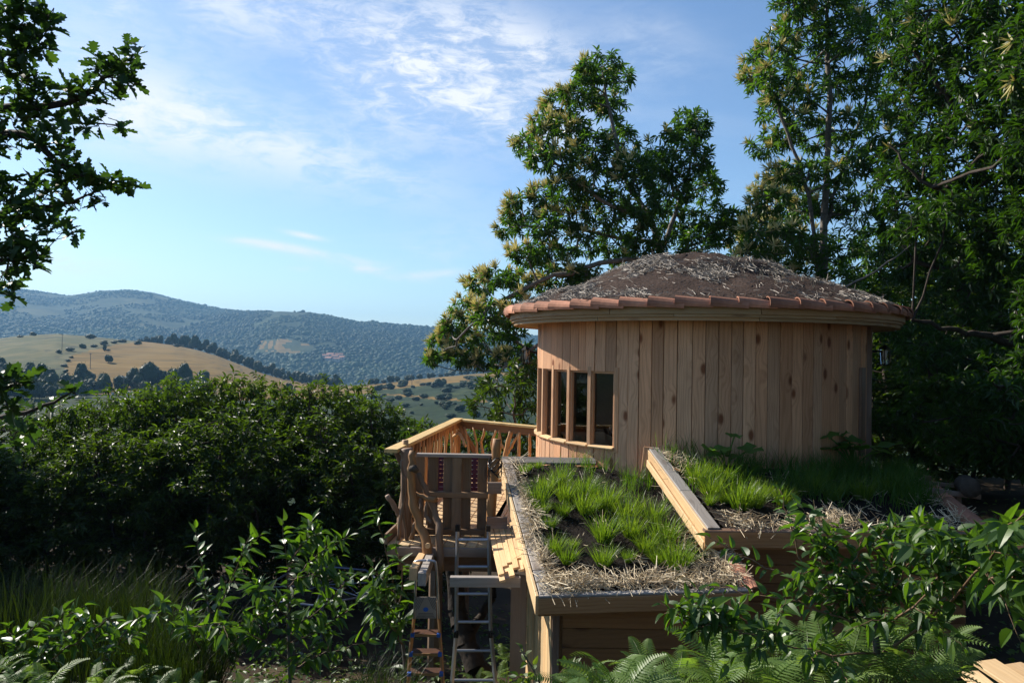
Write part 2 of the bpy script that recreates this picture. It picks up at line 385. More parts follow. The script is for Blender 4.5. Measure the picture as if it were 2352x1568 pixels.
M_['chestnut_dark'] = leafmat('chestnut_leaf_dark', (.012, .036, .008), (.036, .078, .012), 0.38, (2.3, 2.5, .6), 0.42, 0.4)
M_['catkin'] = leafmat('catkin', (.58, .53, .26), (.80, .74, .44), 0.45, (1.15, 1.15, 1.0), 0.7, 0.2)
M_['hedge'] = leafmat('hedge_leaf', (.008, .024, .006), (.048, .086, .012), 0.42, (2.6, 2.5, .5), 0.48, 0.45)
M_['cherry'] = leafmat('cherry_leaf', (.026, .066, .018), (.072, .135, .020), 0.42, (2.2, 2.3, .5), 0.38, 0.5)
M_['oak'] = leafmat('oak_leaf', (.020, .052, .016), (.042, .085, .020), 0.34, (2.2, 2.2, .7), 0.45, 0.35)
M_['grass'] = leafmat('grass_blade', (.040, .110, .014), (.145, .225, .030), 0.46, (2.1, 2.0, .6), 0.42, 0.4)
M_['fern'] = leafmat('fern_frond', (.065, .140, .035), (.17, .245, .06), 0.42, (2.0, 2.0, .7), 0.45, 0.4)
M_['broom'] = leafmat('broom_stem', (.009, .021, .005), (.030, .048, .008), 0.30, (1.9, 1.9, .6), 0.5, 0.3)
M_['squash'] = leafmat('squash_leaf', (.060, .14, .030), (.11, .20, .035), 0.40, (1.9, 2.0, .6), 0.5, 0.35)
M_['cover'] = leafmat('ground_cover_leaf', (.030, .075, .016), (.11, .155, .03), 0.40, (2.0, 2.0, .6), 0.45, 0.4)
M_['midtree'] = leafmat('hedgerow_foliage', (.010, .024, .008), (.034, .055, .015), 0.22, (1.8, 1.8, .7), 0.6, 0.2)
M_['fartree'] = leafmat('woodland_foliage', (.007, .026, .010), (.036, .074, .022), 0.15, (1.6, 1.6, .7), 0.7, 0.15)
def glass():
    m, nt, N, L, b = mat_new('window_glass')
    tr = N.new('ShaderNodeBsdfTransparent'); tr.inputs[0].default_value = (.86, .89, .90, 1)
    gl = N.new('ShaderNodeBsdfGlossy'); gl.inputs['Roughness'].default_value = 0.02; gl.inputs[0].default_value = (.9, .93, .95, 1)
    fr = N.new('ShaderNodeFresnel'); fr.inputs[0].default_value = 1.8
    ms = N.new('ShaderNodeMixShader'); L.new(fr.outputs[0], ms.inputs[0]); L.new(tr.outputs[0], ms.inputs[1]); L.new(gl.outputs[0], ms.inputs[2])
    L.new(ms.outputs[0], N['Material Output'].inputs['Surface']); return m
M_['glass'] = glass()
# ------------------------------------------------------------------ terrain
def vnoise(x, y, seed=0):
    """smooth value noise"""
    xi = np.floor(x).astype(int); yi = np.floor(y).astype(int); fx = x - xi; fy = y - yi
    fx = fx*fx*(3-2*fx); fy = fy*fy*(3-2*fy)
    def h(a, b):
        n = (a * 374761393 + b * 668265263 + seed * 1442695041) & 0x7fffffff
        n = ((n ^ (n >> 13)) * 1274126177) & 0x7fffffff
        return ((n ^ (n >> 16)) & 0xffff) / 65535.0
    return (h(xi,yi)*(1-fx)+h(xi+1,yi)*fx)*(1-fy) + (h(xi,yi+1)*(1-fx)+h(xi+1,yi+1)*fx)*fy
def fbm(x, y, oct=4, seed=0):
    s = 0; a = .5
    for o in range(oct): s = s + a*vnoise(x, y, seed+o); x = x*2.03; y = y*2.03; a *= .5
    return s
def horizon_y(u): return 812 + (u - 1176) * math.tan(ROLL)
RIDGE = np.array([(-900,690),(-300,690),(0,668),(60,672),(100,677),(150,684),(190,678),(230,671),(300,670),(350,677),(400,690),(450,700),(500,710),(560,716),(640,716),(700,718),(760,727),(820,739),(870,742),(940,747),(1005,752),(1100,762),(1240,772),(1500,780),(2400,790),(3300,790)], float)
CREST = np.array([(-900,800),(-200,778),(0,778),(60,772),(130,768),(210,774),(300,783),(350,787),(400,793),(450,803),(500,817),(550,836),(600,856),(640,869),(700,882),(760,888),(840,888),(900,882),(960,874),(1020,867),(1090,860),(1200,852),(1400,845),(3300,830)], float)
CDIST = np.array([(-900,640),(350,640),(700,500),(840,490),(1090,540),(3300,560)], float)
RDIST = np.array([(-900,3000),(430,3000),(640,2150),(3300,2150)], float)
FOOT = np.array([(-900,900),(0,892),(300,897),(500,900),(700,905),(840,915),(900,930),(1000,960),(1100,985),(3300,990)], float)
def near_ground(x, y):
    z = -1.7 - 0.30 * np.clip(y, -3, 8.4) + 0.30 * np.clip(x - 1.2, 0, 7) * np.clip((y+1)/5, 0, 1)
    z = z - 0.05 * np.clip(y - 8.4, 0, 12) - 0.25*np.clip(y-17,0,40) + 0.35*(fbm(x*.35+9, y*.35+4, 3, 5)-.45)
    return z
def terrain_z(x, y):
    x = np.asarray(x, float); y = np.asarray(y, float)
    yy = np.maximum(y, 1e-3); u = np.clip(1176 + FPX * x / yy, -900, 3300); u = np.where(y < 1, np.where(x < 0, -900, 3300), u)
    h = horizon_y(u)
    D = np.hypot(x, y) * 0.25 + yy * 0.75
    zf = lambda s, d: (h - s) / FPX * d
    dc = np.interp(u, CDIST[:,0], CDIST[:,1]); dr = np.interp(u, RDIST[:,0], RDIST[:,1])
    z0 = np.full_like(u, -13.5); d0 = np.full_like(u, 60.)
    d1 = np.where(u < 860, 320., 320. - np.clip((u-860)/240, 0, 1)*120); z1 = zf(np.interp(u, FOOT[:,0], FOOT[:,1]), d1)
    z2 = zf(np.interp(u, CREST[:,0], CREST[:,1]), dc)
    d3 = np.full_like(u, 1080.); z3 = np.minimum(zf(905, d3), -50)
    zr = zf(np.interp(u, RIDGE[:,0], RIDGE[:,1]), dr)
    d5 = dr * 1.6; z5 = zr * 0.2
    ds = [d0, d1, dc, d3, dr, d5]; zs = [z0, z1, z2, z3, zr, z5]
    z = near_ground(x, y)
    w = np.clip((D - 30) / 30, 0, 1); z = z*(1-w) + z0*w
    for i in range(5):
        t = np.clip((D - ds[i]) / (ds[i+1] - ds[i]), 0, 1)
        if i in (1, 3): e = t*1.0 + 0.0 if i == 3 else np.sin(t*math.pi/2)**0.9
        else: e = t*t*(3-2*t)
        if i == 3: e = 0.55*t + 0.45*(t*t*(3-2*t))
        seg = zs[i] + (zs[i+1]-zs[i]) * e
        z = np.where(D > ds[i], seg, z)
    # gullies and terraces
    amp = np.clip((D-1100)/400, 0, 1) * np.clip((dr-D)/350, 0, 1)
    z = z + amp * 46 * (fbm(x/330., y/420., 4, 11) - .47)
    amp2 = np.clip((D-120)/100,0,1) * np.clip((dc-D)/150, 0, 1)
    z = z + amp2 * 5 * (fbm(x/60., y/60., 3, 21) - .47)
    z = z + np.clip((D-dr*.96)/60, 0, 1)*np.clip((D-1100)/200,0,1) * 5*(fbm(x/90.,y/90.,3,31)-.47)
    return z
def in_poly(px, py, poly):
    inside = np.zeros(px.shape, bool); n = len(poly)
    for i in range(n):
        x0, y0 = poly[i]; x1, y1 = poly[(i+1) % n]
        c = ((y0 > py) != (y1 > py)) & (px < (x1-x0)*(py-y0)/(y1-y0+1e-9)+x0); inside ^= c
    return inside
def build_terrain():
    az = np.concatenate([np.radians(np.linspace(-180, -89, 30)), np.radians(np.linspace(-88, -37, 50)), np.radians(np.linspace(-36.8, 0.5, 420)), np.radians(np.linspace(0.8, 88, 170)), np.radians(np.linspace(89, 180, 30))])
    r = np.concatenate([[0.4], np.geomspace(1.2, 150, 90), np.geomspace(155, 900, 120), np.geomspace(915, 3400, 90), np.geomspace(3500, 4700, 8)])
    rmax = np.where(np.abs(az) > math.radians(88.5), 120.0, 1e9)
    A, R = np.meshgrid(az, r, indexing='ij'); R = np.minimum(R, rmax[:,None] + np.arange(len(r))[None,:]*.01); X = R*np.sin(A); Y = R*np.cos(A)
    Z = terrain_z(X, Y); V = np.stack([X, Y, Z], -1).reshape(-1, 3)
    na, nr = A.shape; i = np.arange(na*nr).reshape(na, nr)
    F = np.stack([i[:-1,:-1], i[:-1,1:], i[1:,1:], i[1:,:-1]], -1).reshape(-1, 4)[:, ::-1]
    # land cover (a property of the place): 0 scrub/wood, 1 dry hay field ; second: heath/grass
    u = 1176 + FPX*X/np.maximum(Y, 1e-3); h = horizon_y(u); s = h - Z/np.maximum(Y,1e-3)*FPX
    jx = (fbm(X/18., Y/18., 3, 3)-.47)*14; jy = (fbm(X/18.+50, Y/18., 3, 4)-.47)*7
    us, ss = u+jx, s+jy
    mid = (R > 250) & (R < 760)
    hay = in_poly(us, ss, [(160,812),(235,798),(320,780),(400,788),(470,806),(560,834),(640,866),(700,880),(770,886),(850,886),(860,900),(760,915),(560,918),(430,900),(300,905),(160,905),(150,850)]) & mid
    hay |= in_poly(us, ss, [(840,884),(930,874),(1010,862),(1100,850),(1250,840),(1250,862),(1100,872),(1010,880),(930,890),(850,896)]) & mid
    heath = in_poly(us, ss, [(-900,700),(170,700),(320,700),(330,782),(240,796),(165,815),(150,850),(100,880),(-900,880)]) & mid
    track = in_poly(us, ss, [(880,903),(1000,912),(1120,920),(1120,924),(1000,917),(880,908)]) & (R < 600)
    hay |= track
    far = R > 1100
    terr = in_poly(us, ss, [(585,800),(600,784),(660,778),(705,790),(725,800),(700,808),(650,806)]) & far
    tanfar = in_poly(us, ss, [(30,776),(90,772),(170,775),(170,780),(60,783)]) & far
    tanfar |= in_poly(us, ss, [(595,806),(690,806),(700,812),(640,812)]) & far
    cover = hay*1.0; cover = np.where(terr, 0.9*(((Z/4.5) % 1.0) > 0.42), cover); cover = np.where(tanfar, .8, cover)
    me = mesh_np('terrain', V, F, None, cover.ravel(), smooth=True, attr='cover')
    a = me.attributes.new('heath', 'FLOAT', 'POINT'); a.data.foreach_set('value', heath.astype(np.float32).ravel())
    b = me.attributes.new('near', 'FLOAT', 'POINT'); b.data.foreach_set('value', np.clip((45-R)/25, 0, 1).astype(np.float32).ravel())
    m, nt, N, L, bs = mat_new('terrain_cover')
    geo = N.new('ShaderNodeNewGeometry')
    def noise(scale, det=5, sc=(1,1,1)):
        mp = N.new('ShaderNodeMapping'); L.new(geo.outputs['Position'], mp.inputs[0]); mp.inputs['Scale'].default_value = sc
        n = N.new('ShaderNodeTexNoise'); n.inputs['Scale'].default_value = scale; n.inputs['Detail'].default_value = det; L.new(mp.outputs[0], n.inputs['Vector']); return n.outputs['Fac']
    def mixc(f, a, b):
        n = N.new('ShaderNodeMix'); n.data_type = 'RGBA'
        if isinstance(f, float): n.inputs[0].default_value = f
        else: L.new(f, n.inputs[0])
        for k, v in ((6, a), (7, b)):
            if isinstance(v, tuple): n.inputs[k].default_value = (*v, 1)
            else: L.new(v, n.inputs[k])
        return n.outputs[2]
    def mr(v, a, b):
        n = N.new('ShaderNodeMapRange'); n.interpolation_type = 'SMOOTHSTEP'; L.new(v, n.inputs[0]); n.inputs[1].default_value = a; n.inputs[2].default_value = b; return n.outputs[0]
    def at(nm):
        n = N.new('ShaderNodeAttribute'); n.attribute_name = nm; return n.outputs['Fac']
    scrub = mixc(mr(noise(.02, 6), .35, .65), (.013, .028, .009), (.040, .055, .017))
    scrub = mixc(mr(noise(.25, 4), .45, .60), scrub, (.010, .022, .007))
    scrub = mixc(mr(noise(.0045, 4), .56, .70), scrub, (.080, .082, .034))
    hayc = mixc(mr(noise(.05, 6, (1, 2.5, 4)), .3, .7), (.150, .086, .014), (.195, .122, .030))
    hayc = mixc(mr(noise(.4, 4), .62, .78), hayc, (.09, .075, .028))
    hayc = mixc(mr(noise(.012, 4), .52, .72), hayc, (.135, .105, .038))
    hayc = mixc(mr(noise(1.0, 5, (.03, .03, 1.1)), .48, .66), hayc, (.105, .068, .016))
    heathc = mixc(mr(noise(.06, 6), .4, .62), (.060, .068, .026), (.11, .10, .042))
    heathc = mixc(mr(noise(.10, 5), .58, .68), heathc, (.032, .036, .02))
    col = mixc(at('heath'), mixc(mr(at('cover'), .3, .6), scrub, hayc), heathc)
    dirt = mixc(mr(noise(1.3, 7), .42, .66), (.035, .024, .016), (.075, .055, .034))
    col = mixc(at('near'), col, dirt)
    L.new(col, bs.inputs['Base Color']); bs.inputs['Roughness'].default_value = 0.95; bs.inputs['Specular IOR Level'].default_value = 0.1
    me.materials.append(m)
    o = add('terrain', me); tag(o, kind='structure')
    tag(o, 'sloping ground, valley, dry hay hill and blue wooded hills')
build_terrain()

# ------------------------------------------------------------------ woodland on the far hills (one mass)
def ico(sub=1):
    t = (1+5**.5)/2
    v = [(-1,t,0),(1,t,0),(-1,-t,0),(1,-t,0),(0,-1,t),(0,1,t),(0,-1,-t),(0,1,-t),(t,0,-1),(t,0,1),(-t,0,-1),(-t,0,1)]
    f = [(0,11,5),(0,5,1),(0,1,7),(0,7,10),(0,10,11),(1,5,9),(5,11,4),(11,10,2),(10,7,6),(7,1,8),(3,9,4),(3,4,2),(3,2,6),(3,6,8),(3,8,9),(4,9,5),(2,4,11),(6,2,10),(8,6,7),(9,8,1)]
    v = [np.array(p)/np.linalg.norm(p) for p in v]
    for _ in range(sub):
        cache = {}; nf = []
        def mid(a, b):
            k = (min(a,b), max(a,b))
            if k not in cache:
                p = v[a]+v[b]; v.append(p/np.linalg.norm(p)); cache[k] = len(v)-1
            return cache[k]
        for a, b, c in f:
            ab, bc, ca = mid(a,b), mid(b,c), mid(c,a); nf += [(a,ab,ca),(b,bc,ab),(c,ca,bc),(ab,bc,ca)]
        f = nf
    return np.array(v), np.array(f)
ICO0, ICO1 = ico(0), ico(1)
def build_woodland():
    r = np.random.default_rng(3); mb = MB()
    n = 37000
    u = r.uniform(-120, 1330, n); t = r.uniform(0, 1, n)
    dr = np.interp(u, RDIST[:,0], RDIST[:,1]); D = 1130 + (dr*1.0-1130) * t**0.9
    X = (u-1176)/FPX*D; Y = D; Z = terrain_z(X, Y)
    dens = fbm(X/150., Y/190., 4, 41); s = horizon_y(u) - Z/Y*FPX
    keep = dens > 0.31 + 0.10*np.clip((s*-1+735)/60, 0, 1)
    keep &= ~in_poly(u, s, [(582,812),(598,782),(662,776),(707,788),(728,802),(700,814)])
    keep &= ~in_poly(u, s, [(740,836),(742,814),(795,814),(795,836)])
    keep &= ~in_poly(u, s, [(30,786),(30,770),(175,772),(175,784)])
    X, Y, Z, u, D, s = [a[keep] for a in (X, Y, Z, u, D, s)]
    n = len(X)
    print('woodland crowns', n)
    size = np.clip(r.lognormal(1.12, .33, n), 1.5, 7.0) * np.where(r.random(n) < .12, 1.4, 1.0) * (0.75 + 0.35*np.clip((s-730)/70, 0, 1))
    dark = np.clip((fbm(X/260., Y/260., 3, 51)-.42)*5, 0, 1)
    pine = in_poly(u, s, [(118,745),(230,738),(300,742),(305,756),(120,757)]) | (in_poly(u, s, [(330,735),(560,722),(590,760),(440,785),(360,770)]) & (r.random(n) < .7))
    rnd = np.clip(.42 + 2.6*(fbm(X/240., Y/300., 3, 57)-.45) + r.normal(0, .17, n), 0, 1); rnd = np.where(pine, r.uniform(0, .12, n), rnd)
    ang = r.uniform(0, 6.28, n); c, si = np.cos(ang), np.sin(ang); z0 = np.zeros(n)
    R = np.stack([np.stack([c,-si,z0],-1), np.stack([si,c,z0],-1), np.stack([z0,z0,z0+1],-1)], 1)
    sc = np.stack([size, size*r.uniform(.8,1.2,n), size*np.where(pine, 1.4, r.uniform(.45,.85,n))], 1)
    V, F, rr = scatter(ICO0[0], ICO0[1], R, np.stack([X, Y, Z+size*.35], 1), sc, rnd)
    V += r.normal(0, .55, V.shape)
    me = mesh_np('hillside_woodland', V, F, M_['fartree'], rr, smooth=True)
    tag(add('hillside_woodland', me), 'blue green woodland covering the far hills', 'woodland', kind='stuff')
build_woodland()

# ------------------------------------------------------------------ field and hedgerow trees
def clump_crown(seed, w, h, n_blob=16, n_leaf=900, shape='round'):
    r = np.random.default_rng(seed); mb = MB()
    d = rand_dirs(n_blob, r); d[:,2] = d[:,2]*.8 + .1
    rad = r.uniform(.25, .72, n_blob)[:,None]
    if shape == 'tall': ctr = d*rad*np.array([.5,.5,1.0])
    else: ctr = d*rad*np.array([.75,.75,.8])
    size = r.uniform(.26, .46, n_blob)
    for i in range(n_blob):
        v = ICO1[0]*(1 + r.normal(0, .10, (len(ICO1[0]),1)))*size[i] + ctr[i]
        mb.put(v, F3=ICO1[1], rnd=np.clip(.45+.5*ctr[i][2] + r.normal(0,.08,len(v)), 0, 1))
    k = r.integers(0, n_blob, n_leaf); dd = rand_dirs(n_leaf, r)
    pos = ctr[k] + dd*size[k][:,None]*r.uniform(.92, 1.2, (n_leaf,1))
    tv = np.array([(-.5,0,0),(.5,0,0),(0,1,.1),(0,-.6,.15)]); tf = np.array([(0,1,2),(0,3,1)])
    R = frames(rand_dirs(n_leaf, r), dd)
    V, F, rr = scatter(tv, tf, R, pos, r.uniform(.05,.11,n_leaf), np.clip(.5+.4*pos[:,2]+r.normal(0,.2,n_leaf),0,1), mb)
    me = mb.mesh('crown', M_['midtree'])
    co = np.empty(len(me.vertices)*3, np.float32); me.vertices.foreach_get('co', co); co = co.reshape(-1,3)
    co -= np.array([0,0,co[:,2].min()]); co *= np.array([w/2/.95, w/2/.95, h*.97/co[:,2].max()]); co[:,2] += h*.02
    me.vertices.foreach_set('co', co.ravel()); me.update()
    return me
def trunk_mesh(h, r0, mat='barkdark', seed=0):
    rr = np.random.default_rng(seed); p = [(0,0,-.6)] + [(rr.normal(0,.03*h*t), rr.normal(0,.03*h*t), h*t) for t in (.2,.45,.7)]
    mb = MB(); V, a, b = tube(p, [r0*1.2, r0, r0*.75, r0*.4], 7); mb.put(V, a, b); 
    for k in range(4):
        q = rr.normal(0, 1, 3); q[2] = abs(q[2])+.5; q /= np.linalg.norm(q); s = np.array(p[2])
        V, a, b = tube([s, s+q*h*.2, s+q*h*.36], [r0*.5, r0*.35, r0*.15], 5); mb.put(V, a, b)
    return mb.mesh('trunk', M_[mat])
def mid_protos():
    out = []
    for i, (w, h, sh) in enumerate([(8,7.2,'round'),(7,8.5,'round'),(10,8,'round'),(5,9,'tall'),(9,6,'round'),(6,5.4,'round')]):
        out.append((clump_crown(100+i, w, h, 18, 900, sh), trunk_mesh(h*.7, .22, seed=i), w, h))
    return out
MIDP = mid_protos()
def place_mid(name, k, dx, base_y, D, width_px, label, group=None, hscale=1.0, cat='tree', shrub=False):
    """stands on the terrain at the surveyed bearing"""
    cm, tm, w, h = MIDP[k]
    X = (dx-1176)/FPX*D; z = float(terrain_z(np.array([X]), np.array([float(D)]))[0])
    if base_y is not None: z = z
    sc = width_px/FPX*D/w
    W = T((X, D, z-.15*sc)) @ Matrix.Rotation(random.uniform(0, 6.28), 4, 'Z') @ Matrix.Diagonal((sc, sc, sc*hscale, 1))
    o = bpy.data.objects.new(name, None); o.empty_display_size = .5; link(o, W); tag(o, label, cat, group)
    add('crown', cm, o, W)
    if not shrub: add('trunk', tm, o, W)
    return o
def depth_at(u, s, lo=250, hi=800):
    """first distance at which the ground is seen at bearing u, height s"""
    D = np.linspace(lo, hi, 500); X = (u-1176)/FPX*D; sy = horizon_y(u) - terrain_z(X, D)/D*FPX
    ok = np.where(sy <= s)[0]
    return float(D[ok[0]]) if len(ok) else float(D[np.argmin(sy)])
place_mid('field_tree', 0, 251, 0, depth_at(251, 833), 23, 'round dark green tree standing alone in the golden hay field', hscale=.95)
place_mid('field_tree', 3, 241, 0, depth_at(241, 807), 13, 'small upright tree on the upper edge of the golden field', hscale=.85)
place_mid('hilltop_tree', 2, 206, 0, depth_at(206, 778)-4, 28, 'lone clump of dark trees on the bare green hilltop', hscale=.55)
place_mid('field_tree', 5, 656, 0, depth_at(656, 872), 15, 'small round tree where the hay field narrows')
place_mid('field_tree', 1, 667, 0, depth_at(667, 912), 30, 'pale grey green tree standing in the lower hay field')
for (dx, y, w) in [(135,811,18),(160,806,26),(190,800,24),(215,797,20),(240,792,24),(262,789,22),(282,787,26),(318,792,24),(248,806,14),(408,797,20),(420,794,14),(75,771,20),(45,775,16),(158,830,16),(150,842,20),(165,822,14),(152,856,18)]:
    place_mid('field_shrub', random.choice((4,5)), dx, 0, depth_at(dx, y), w, 'low dark shrub of the broken line round the golden field', 'low shrubs round the hay field', .55, 'shrub', True)
rr_ = random.Random(5)
for i in range(46):                                     # wood along the crest
    f = i/45; dx = 322 + f*455 + rr_.uniform(-4, 4)
    D = float(np.interp(dx, CDIST[:,0], CDIST[:,1])) + rr_.uniform(2, 26)
    place_mid('crest_tree', rr_.choice((1,1,5,0,2)), dx, 0, D, rr_.uniform(17, 27)*(0.8 if dx < 400 else 1.05), 'dark tree in the dense belt along the crest of the golden field', 'trees along the crest of the hay field', rr_.uniform(.95, 1.3))
for i in range(16):                                     # behind the saddle, right
    dx = 852 + i*16 + rr_.uniform(-6, 6); D = float(np.interp(dx, CDIST[:,0], CDIST[:,1])) + rr_.uniform(8, 40)
    place_mid('saddle_tree', rr_.choice((0,2,4,5)), dx, 0, D, rr_.uniform(14, 24), 'small tree on the pale ridge between hay field and chestnut', 'trees on the right hand ridge', rr_.uniform(.8, 1.1))
place_mid('hedgerow_tree', 2, 350, 0, 318, 70, 'tallest broad dark tree at the foot of the golden field', hscale=1.15)
place_mid('hedgerow_tree', 1, 408, 0, 322, 34, 'upright dark tree right of the tallest hedgerow tree', hscale=1.15)
for i in range(96):                                     # hedgerow at the foot of the hill
    dx = rr_.uniform(-30, 480); D = rr_.uniform(255, 335); 
    if 268 < dx < 350 and D < 300: D = rr_.uniform(312, 330)
    w = rr_.uniform(26, 46)
    place_mid('hedgerow_tree', rr_.choice((0,1,2,1,4)), dx, 0, D, w, 'dark green tree in the wooded strip at the foot of the golden field', 'trees at the foot of the hay field', rr_.uniform(.95, 1.35))
for i in range(110):                                     # scrub slope on the right
    dx = rr_.uniform(860, 1240); D = rr_.uniform(205, 460)
    place_mid('scrub_bush', rr_.choice((4,5,0)), dx, 0, D, rr_.uniform(12, 36), 'rounded green bush on the scrubby slope beyond the deck', 'bushes on the scrubby slope', rr_.uniform(.4, .75), 'bush', True)
# utility poles with their wires
def utility_pole(dx, top, bot, D, label, arm=False):
    X = (dx-1176)/FPX*D; z = float(terrain_z(np.array([X]), np.array([float(D)]))[0]); hgt = (bot-top)/FPX*D
    o = thing('utility_pole', (X, D, z), label, 'utility pole', 'utility poles in the valley')
    mb = MB(); V, a, b = tube([(X,D,z-.5),(X,D,z+hgt)], [.17,.12], 7); mb.put(V,a,b); add('post', mb.mesh('post', M_['pole_wood']), o)
    mb = MB(); w = 1.1 if arm else .7; mb.box((X-w, D-.08, z+hgt-.35), (X+w, D+.08, z+hgt-.15)); add('crossarm', mb.mesh('crossarm', M_['white' if arm else 'pole_wood']), o)
    return np.array([X, D, z+hgt-.2])
p1 = utility_pole(143, 768, 806, depth_at(143, 806), 'thin pole on the hilltop left of the golden field')
p2 = utility_pole(209, 812, 848, depth_at(209, 848), 'thin pole standing in the golden field left of the round tree')
p3 = utility_pole(287, 861, 900, 300, 'pole with a white crossarm at the road below the field', True)
utility_pole(842, 865, 890, 470, 'pole on the ridge right of the hay field')
utility_pole(948, 860, 892, 420, 'pole on the ridge closest to the chestnut branches')
for a, b in ((p1, p2), (p2, p3), (p3, PV(430, 905, 190))):
    mb = MB(); m_ = (a+b)/2 - np.array([0,0,2.2])
    V, F3, F4 = tube(smooth_path([a, m_, b], 12), .010, 4); mb.put(V, F3, F4)
    tag(add('power_line', mb.mesh('power_line', M_['pole_wood'])), 'thin power line sagging between the valley poles', 'wire', 'wires between the valley poles')
for i in range(9):                                      # white blocks by the road
    X, Y = (262+i*9-1176)/FPX*296, 296; z = float(terrain_z(np.array([X]), np.array([296.]))[0]); mb = MB(); mb.box((-.45,-.3,-.2),(.45,.3,.55)); mb.box((-.5,-.35,.55),(.5,.35,.65))
    o = add('beehive', mb.mesh('beehive', M_['white']), None, T((X, Y, z+.3)) @ Matrix.Rotation(rr_.uniform(-.4,.4),4,'Z')); tag(o, 'small white box in the row beside the valley road', 'box', 'white boxes beside the valley road')
# village on the far slope
def house(dx, s, w, d, h, rot, label):
    D = depth_at(dx, s, 1150, 2100); X = (dx-1176)/FPX*D; z = float(terrain_z(np.array([X]), np.array([D]))[0])
    W = T((X, D, z)) @ Matrix.Rotation(rot, 4, 'Z')
    o = bpy.data.objects.new('village_house', None); link(o, W); tag(o, label, 'house', 'village houses on the far slope')
    mb = MB(); mb.box((-w/2,-d/2,-4),(w/2,d/2,h)); add('wall', mb.mesh('wall', M_['house_wall']), o, W)
    mb = MB(); e = .5; rh = d*.28
    mb.put([(-w/2-e,-d/2-e,h+.02),(w/2+e,-d/2-e,h+.02),(w/2+e,d/2+e,h+.02),(-w/2-e,d/2+e,h+.02),(-w/2-e,0,h+rh),(w/2+e,0,h+rh)], F3=[(0,4,3),(1,2,5)], F4=[(0,1,5,4),(2,3,4,5),(3,2,1,0)])
    add('roof', mb.mesh('roof', M_['house_roof']), o, W)
    for k in (-1, 1):
        mb = MB(); mb.box((k*w*.25-.6,-d/2-.05,h*.35),(k*w*.25+.6,-d/2-.01,h*.35+1.5)); add('window', mb.mesh('window', M_['black']), o, W)
for i, (dx, s, w) in enumerate([(748,822,11),(760,819,14),(770,824,12),(779,820,15),(786,826,10),(756,828,12),(772,830,14)]):
    house(dx, s, w, 8, 5, rr_.uniform(-.4,.4), 'small house with a red tiled roof in the hillside village')
# ------------------------------------------------------------------ the round hut
HC = np.array([2.567, 10.37]); HFD = np.array([-math.sin(math.radians(13.91)), -math.cos(math.radians(13.91))]); HLD = np.array([HFD[1], -HFD[0]])
HR = 2.2; Z_FLOOR = -2.08; Z_WALLTOP = 0.50; WIN0, WINP, NWIN = 24.0, 9.9, 9; WTOP, WBOT = -0.19, -1.08
def hp(th, r, z):
    """point on the hut: angle in degrees from the side facing the viewer, to the left"""
    t = math.radians(th); p = HC + r*(math.cos(t)*HFD + math.sin(t)*HLD); return Vector((p[0], p[1], z))
def hdir(th): return hp(th, 1, 0) - hp(th, 0, 0)
def htan(th): return hp(th+90, 1, 0) - hp(th+90, 0, 0)
def ring_sector(a0, a1, r0, r1, z0, z1, step=3.0, z0i=None, z1i=None):
    """closed curved block between radii r0<r1"""
    n = max(2, int(abs(a1-a0)/step)+1); mb = MB(); V = []
    for a in np.linspace(a0, a1, n):
        V += [tuple(hp(a, r0, z0 if z0i is None else z0i)), tuple(hp(a, r1, z0)), tuple(hp(a, r1, z1)), tuple(hp(a, r0, z1 if z1i is None else z1i))]
    F = []
    for i in range(n-1):
        for k in range(4):
            k2 = (k+1) % 4; F.append((i*4+k2, i*4+k, (i+1)*4+k, (i+1)*4+k2))
    F += [(0,1,2,3), tuple(n*4-4+k for k in (3,2,1,0))]
    if a1 < a0: F = [f[::-1] for f in F]
    return V, F
hut = thing('round_hut', tuple(hp(0, 0, Z_FLOOR)), 'round larch hut with a soil dome roof rimmed by clay tiles', 'hut')
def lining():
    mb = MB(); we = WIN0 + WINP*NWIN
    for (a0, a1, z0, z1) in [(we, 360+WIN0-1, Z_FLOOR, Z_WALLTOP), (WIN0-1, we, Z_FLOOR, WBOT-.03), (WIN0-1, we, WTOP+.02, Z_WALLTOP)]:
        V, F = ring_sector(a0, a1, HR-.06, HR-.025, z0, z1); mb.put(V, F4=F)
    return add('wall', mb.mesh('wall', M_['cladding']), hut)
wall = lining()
nb = 95; bw = 2*math.pi*HR/nb
wds = [random.uniform(.86, 1.14) for _ in range(nb)]; wsum = sum(wds); acc = 0.0
for i in range(nb):
    wa = 360*wds[i]/wsum; th = WIN0 - acc - wa/2; acc += wa; bw = math.radians(wa)*HR
    r = HR - .012 + random.uniform(-.004, .005); th_ = th % 360
    spans = [(Z_FLOOR, Z_WALLTOP)]
    e = th_ - WIN0 if th_ > 12 else 0
    if WIN0 - .5 < th_ < WIN0 + WINP*NWIN: spans = [(Z_FLOOR, WBOT-.025), (WTOP, Z_WALLTOP)]
    for (z0, z1) in spans:
        tl = random.uniform(-.02, .02)
        o = board('wall_board', wall, M_['larch'], z1-z0, bw*random.uniform(.930, .965), .022, hp(th, r, (z0+z1)/2), (0, 0, 1), hdir(th) + htan(th)*random.uniform(-.045, .045), .003)
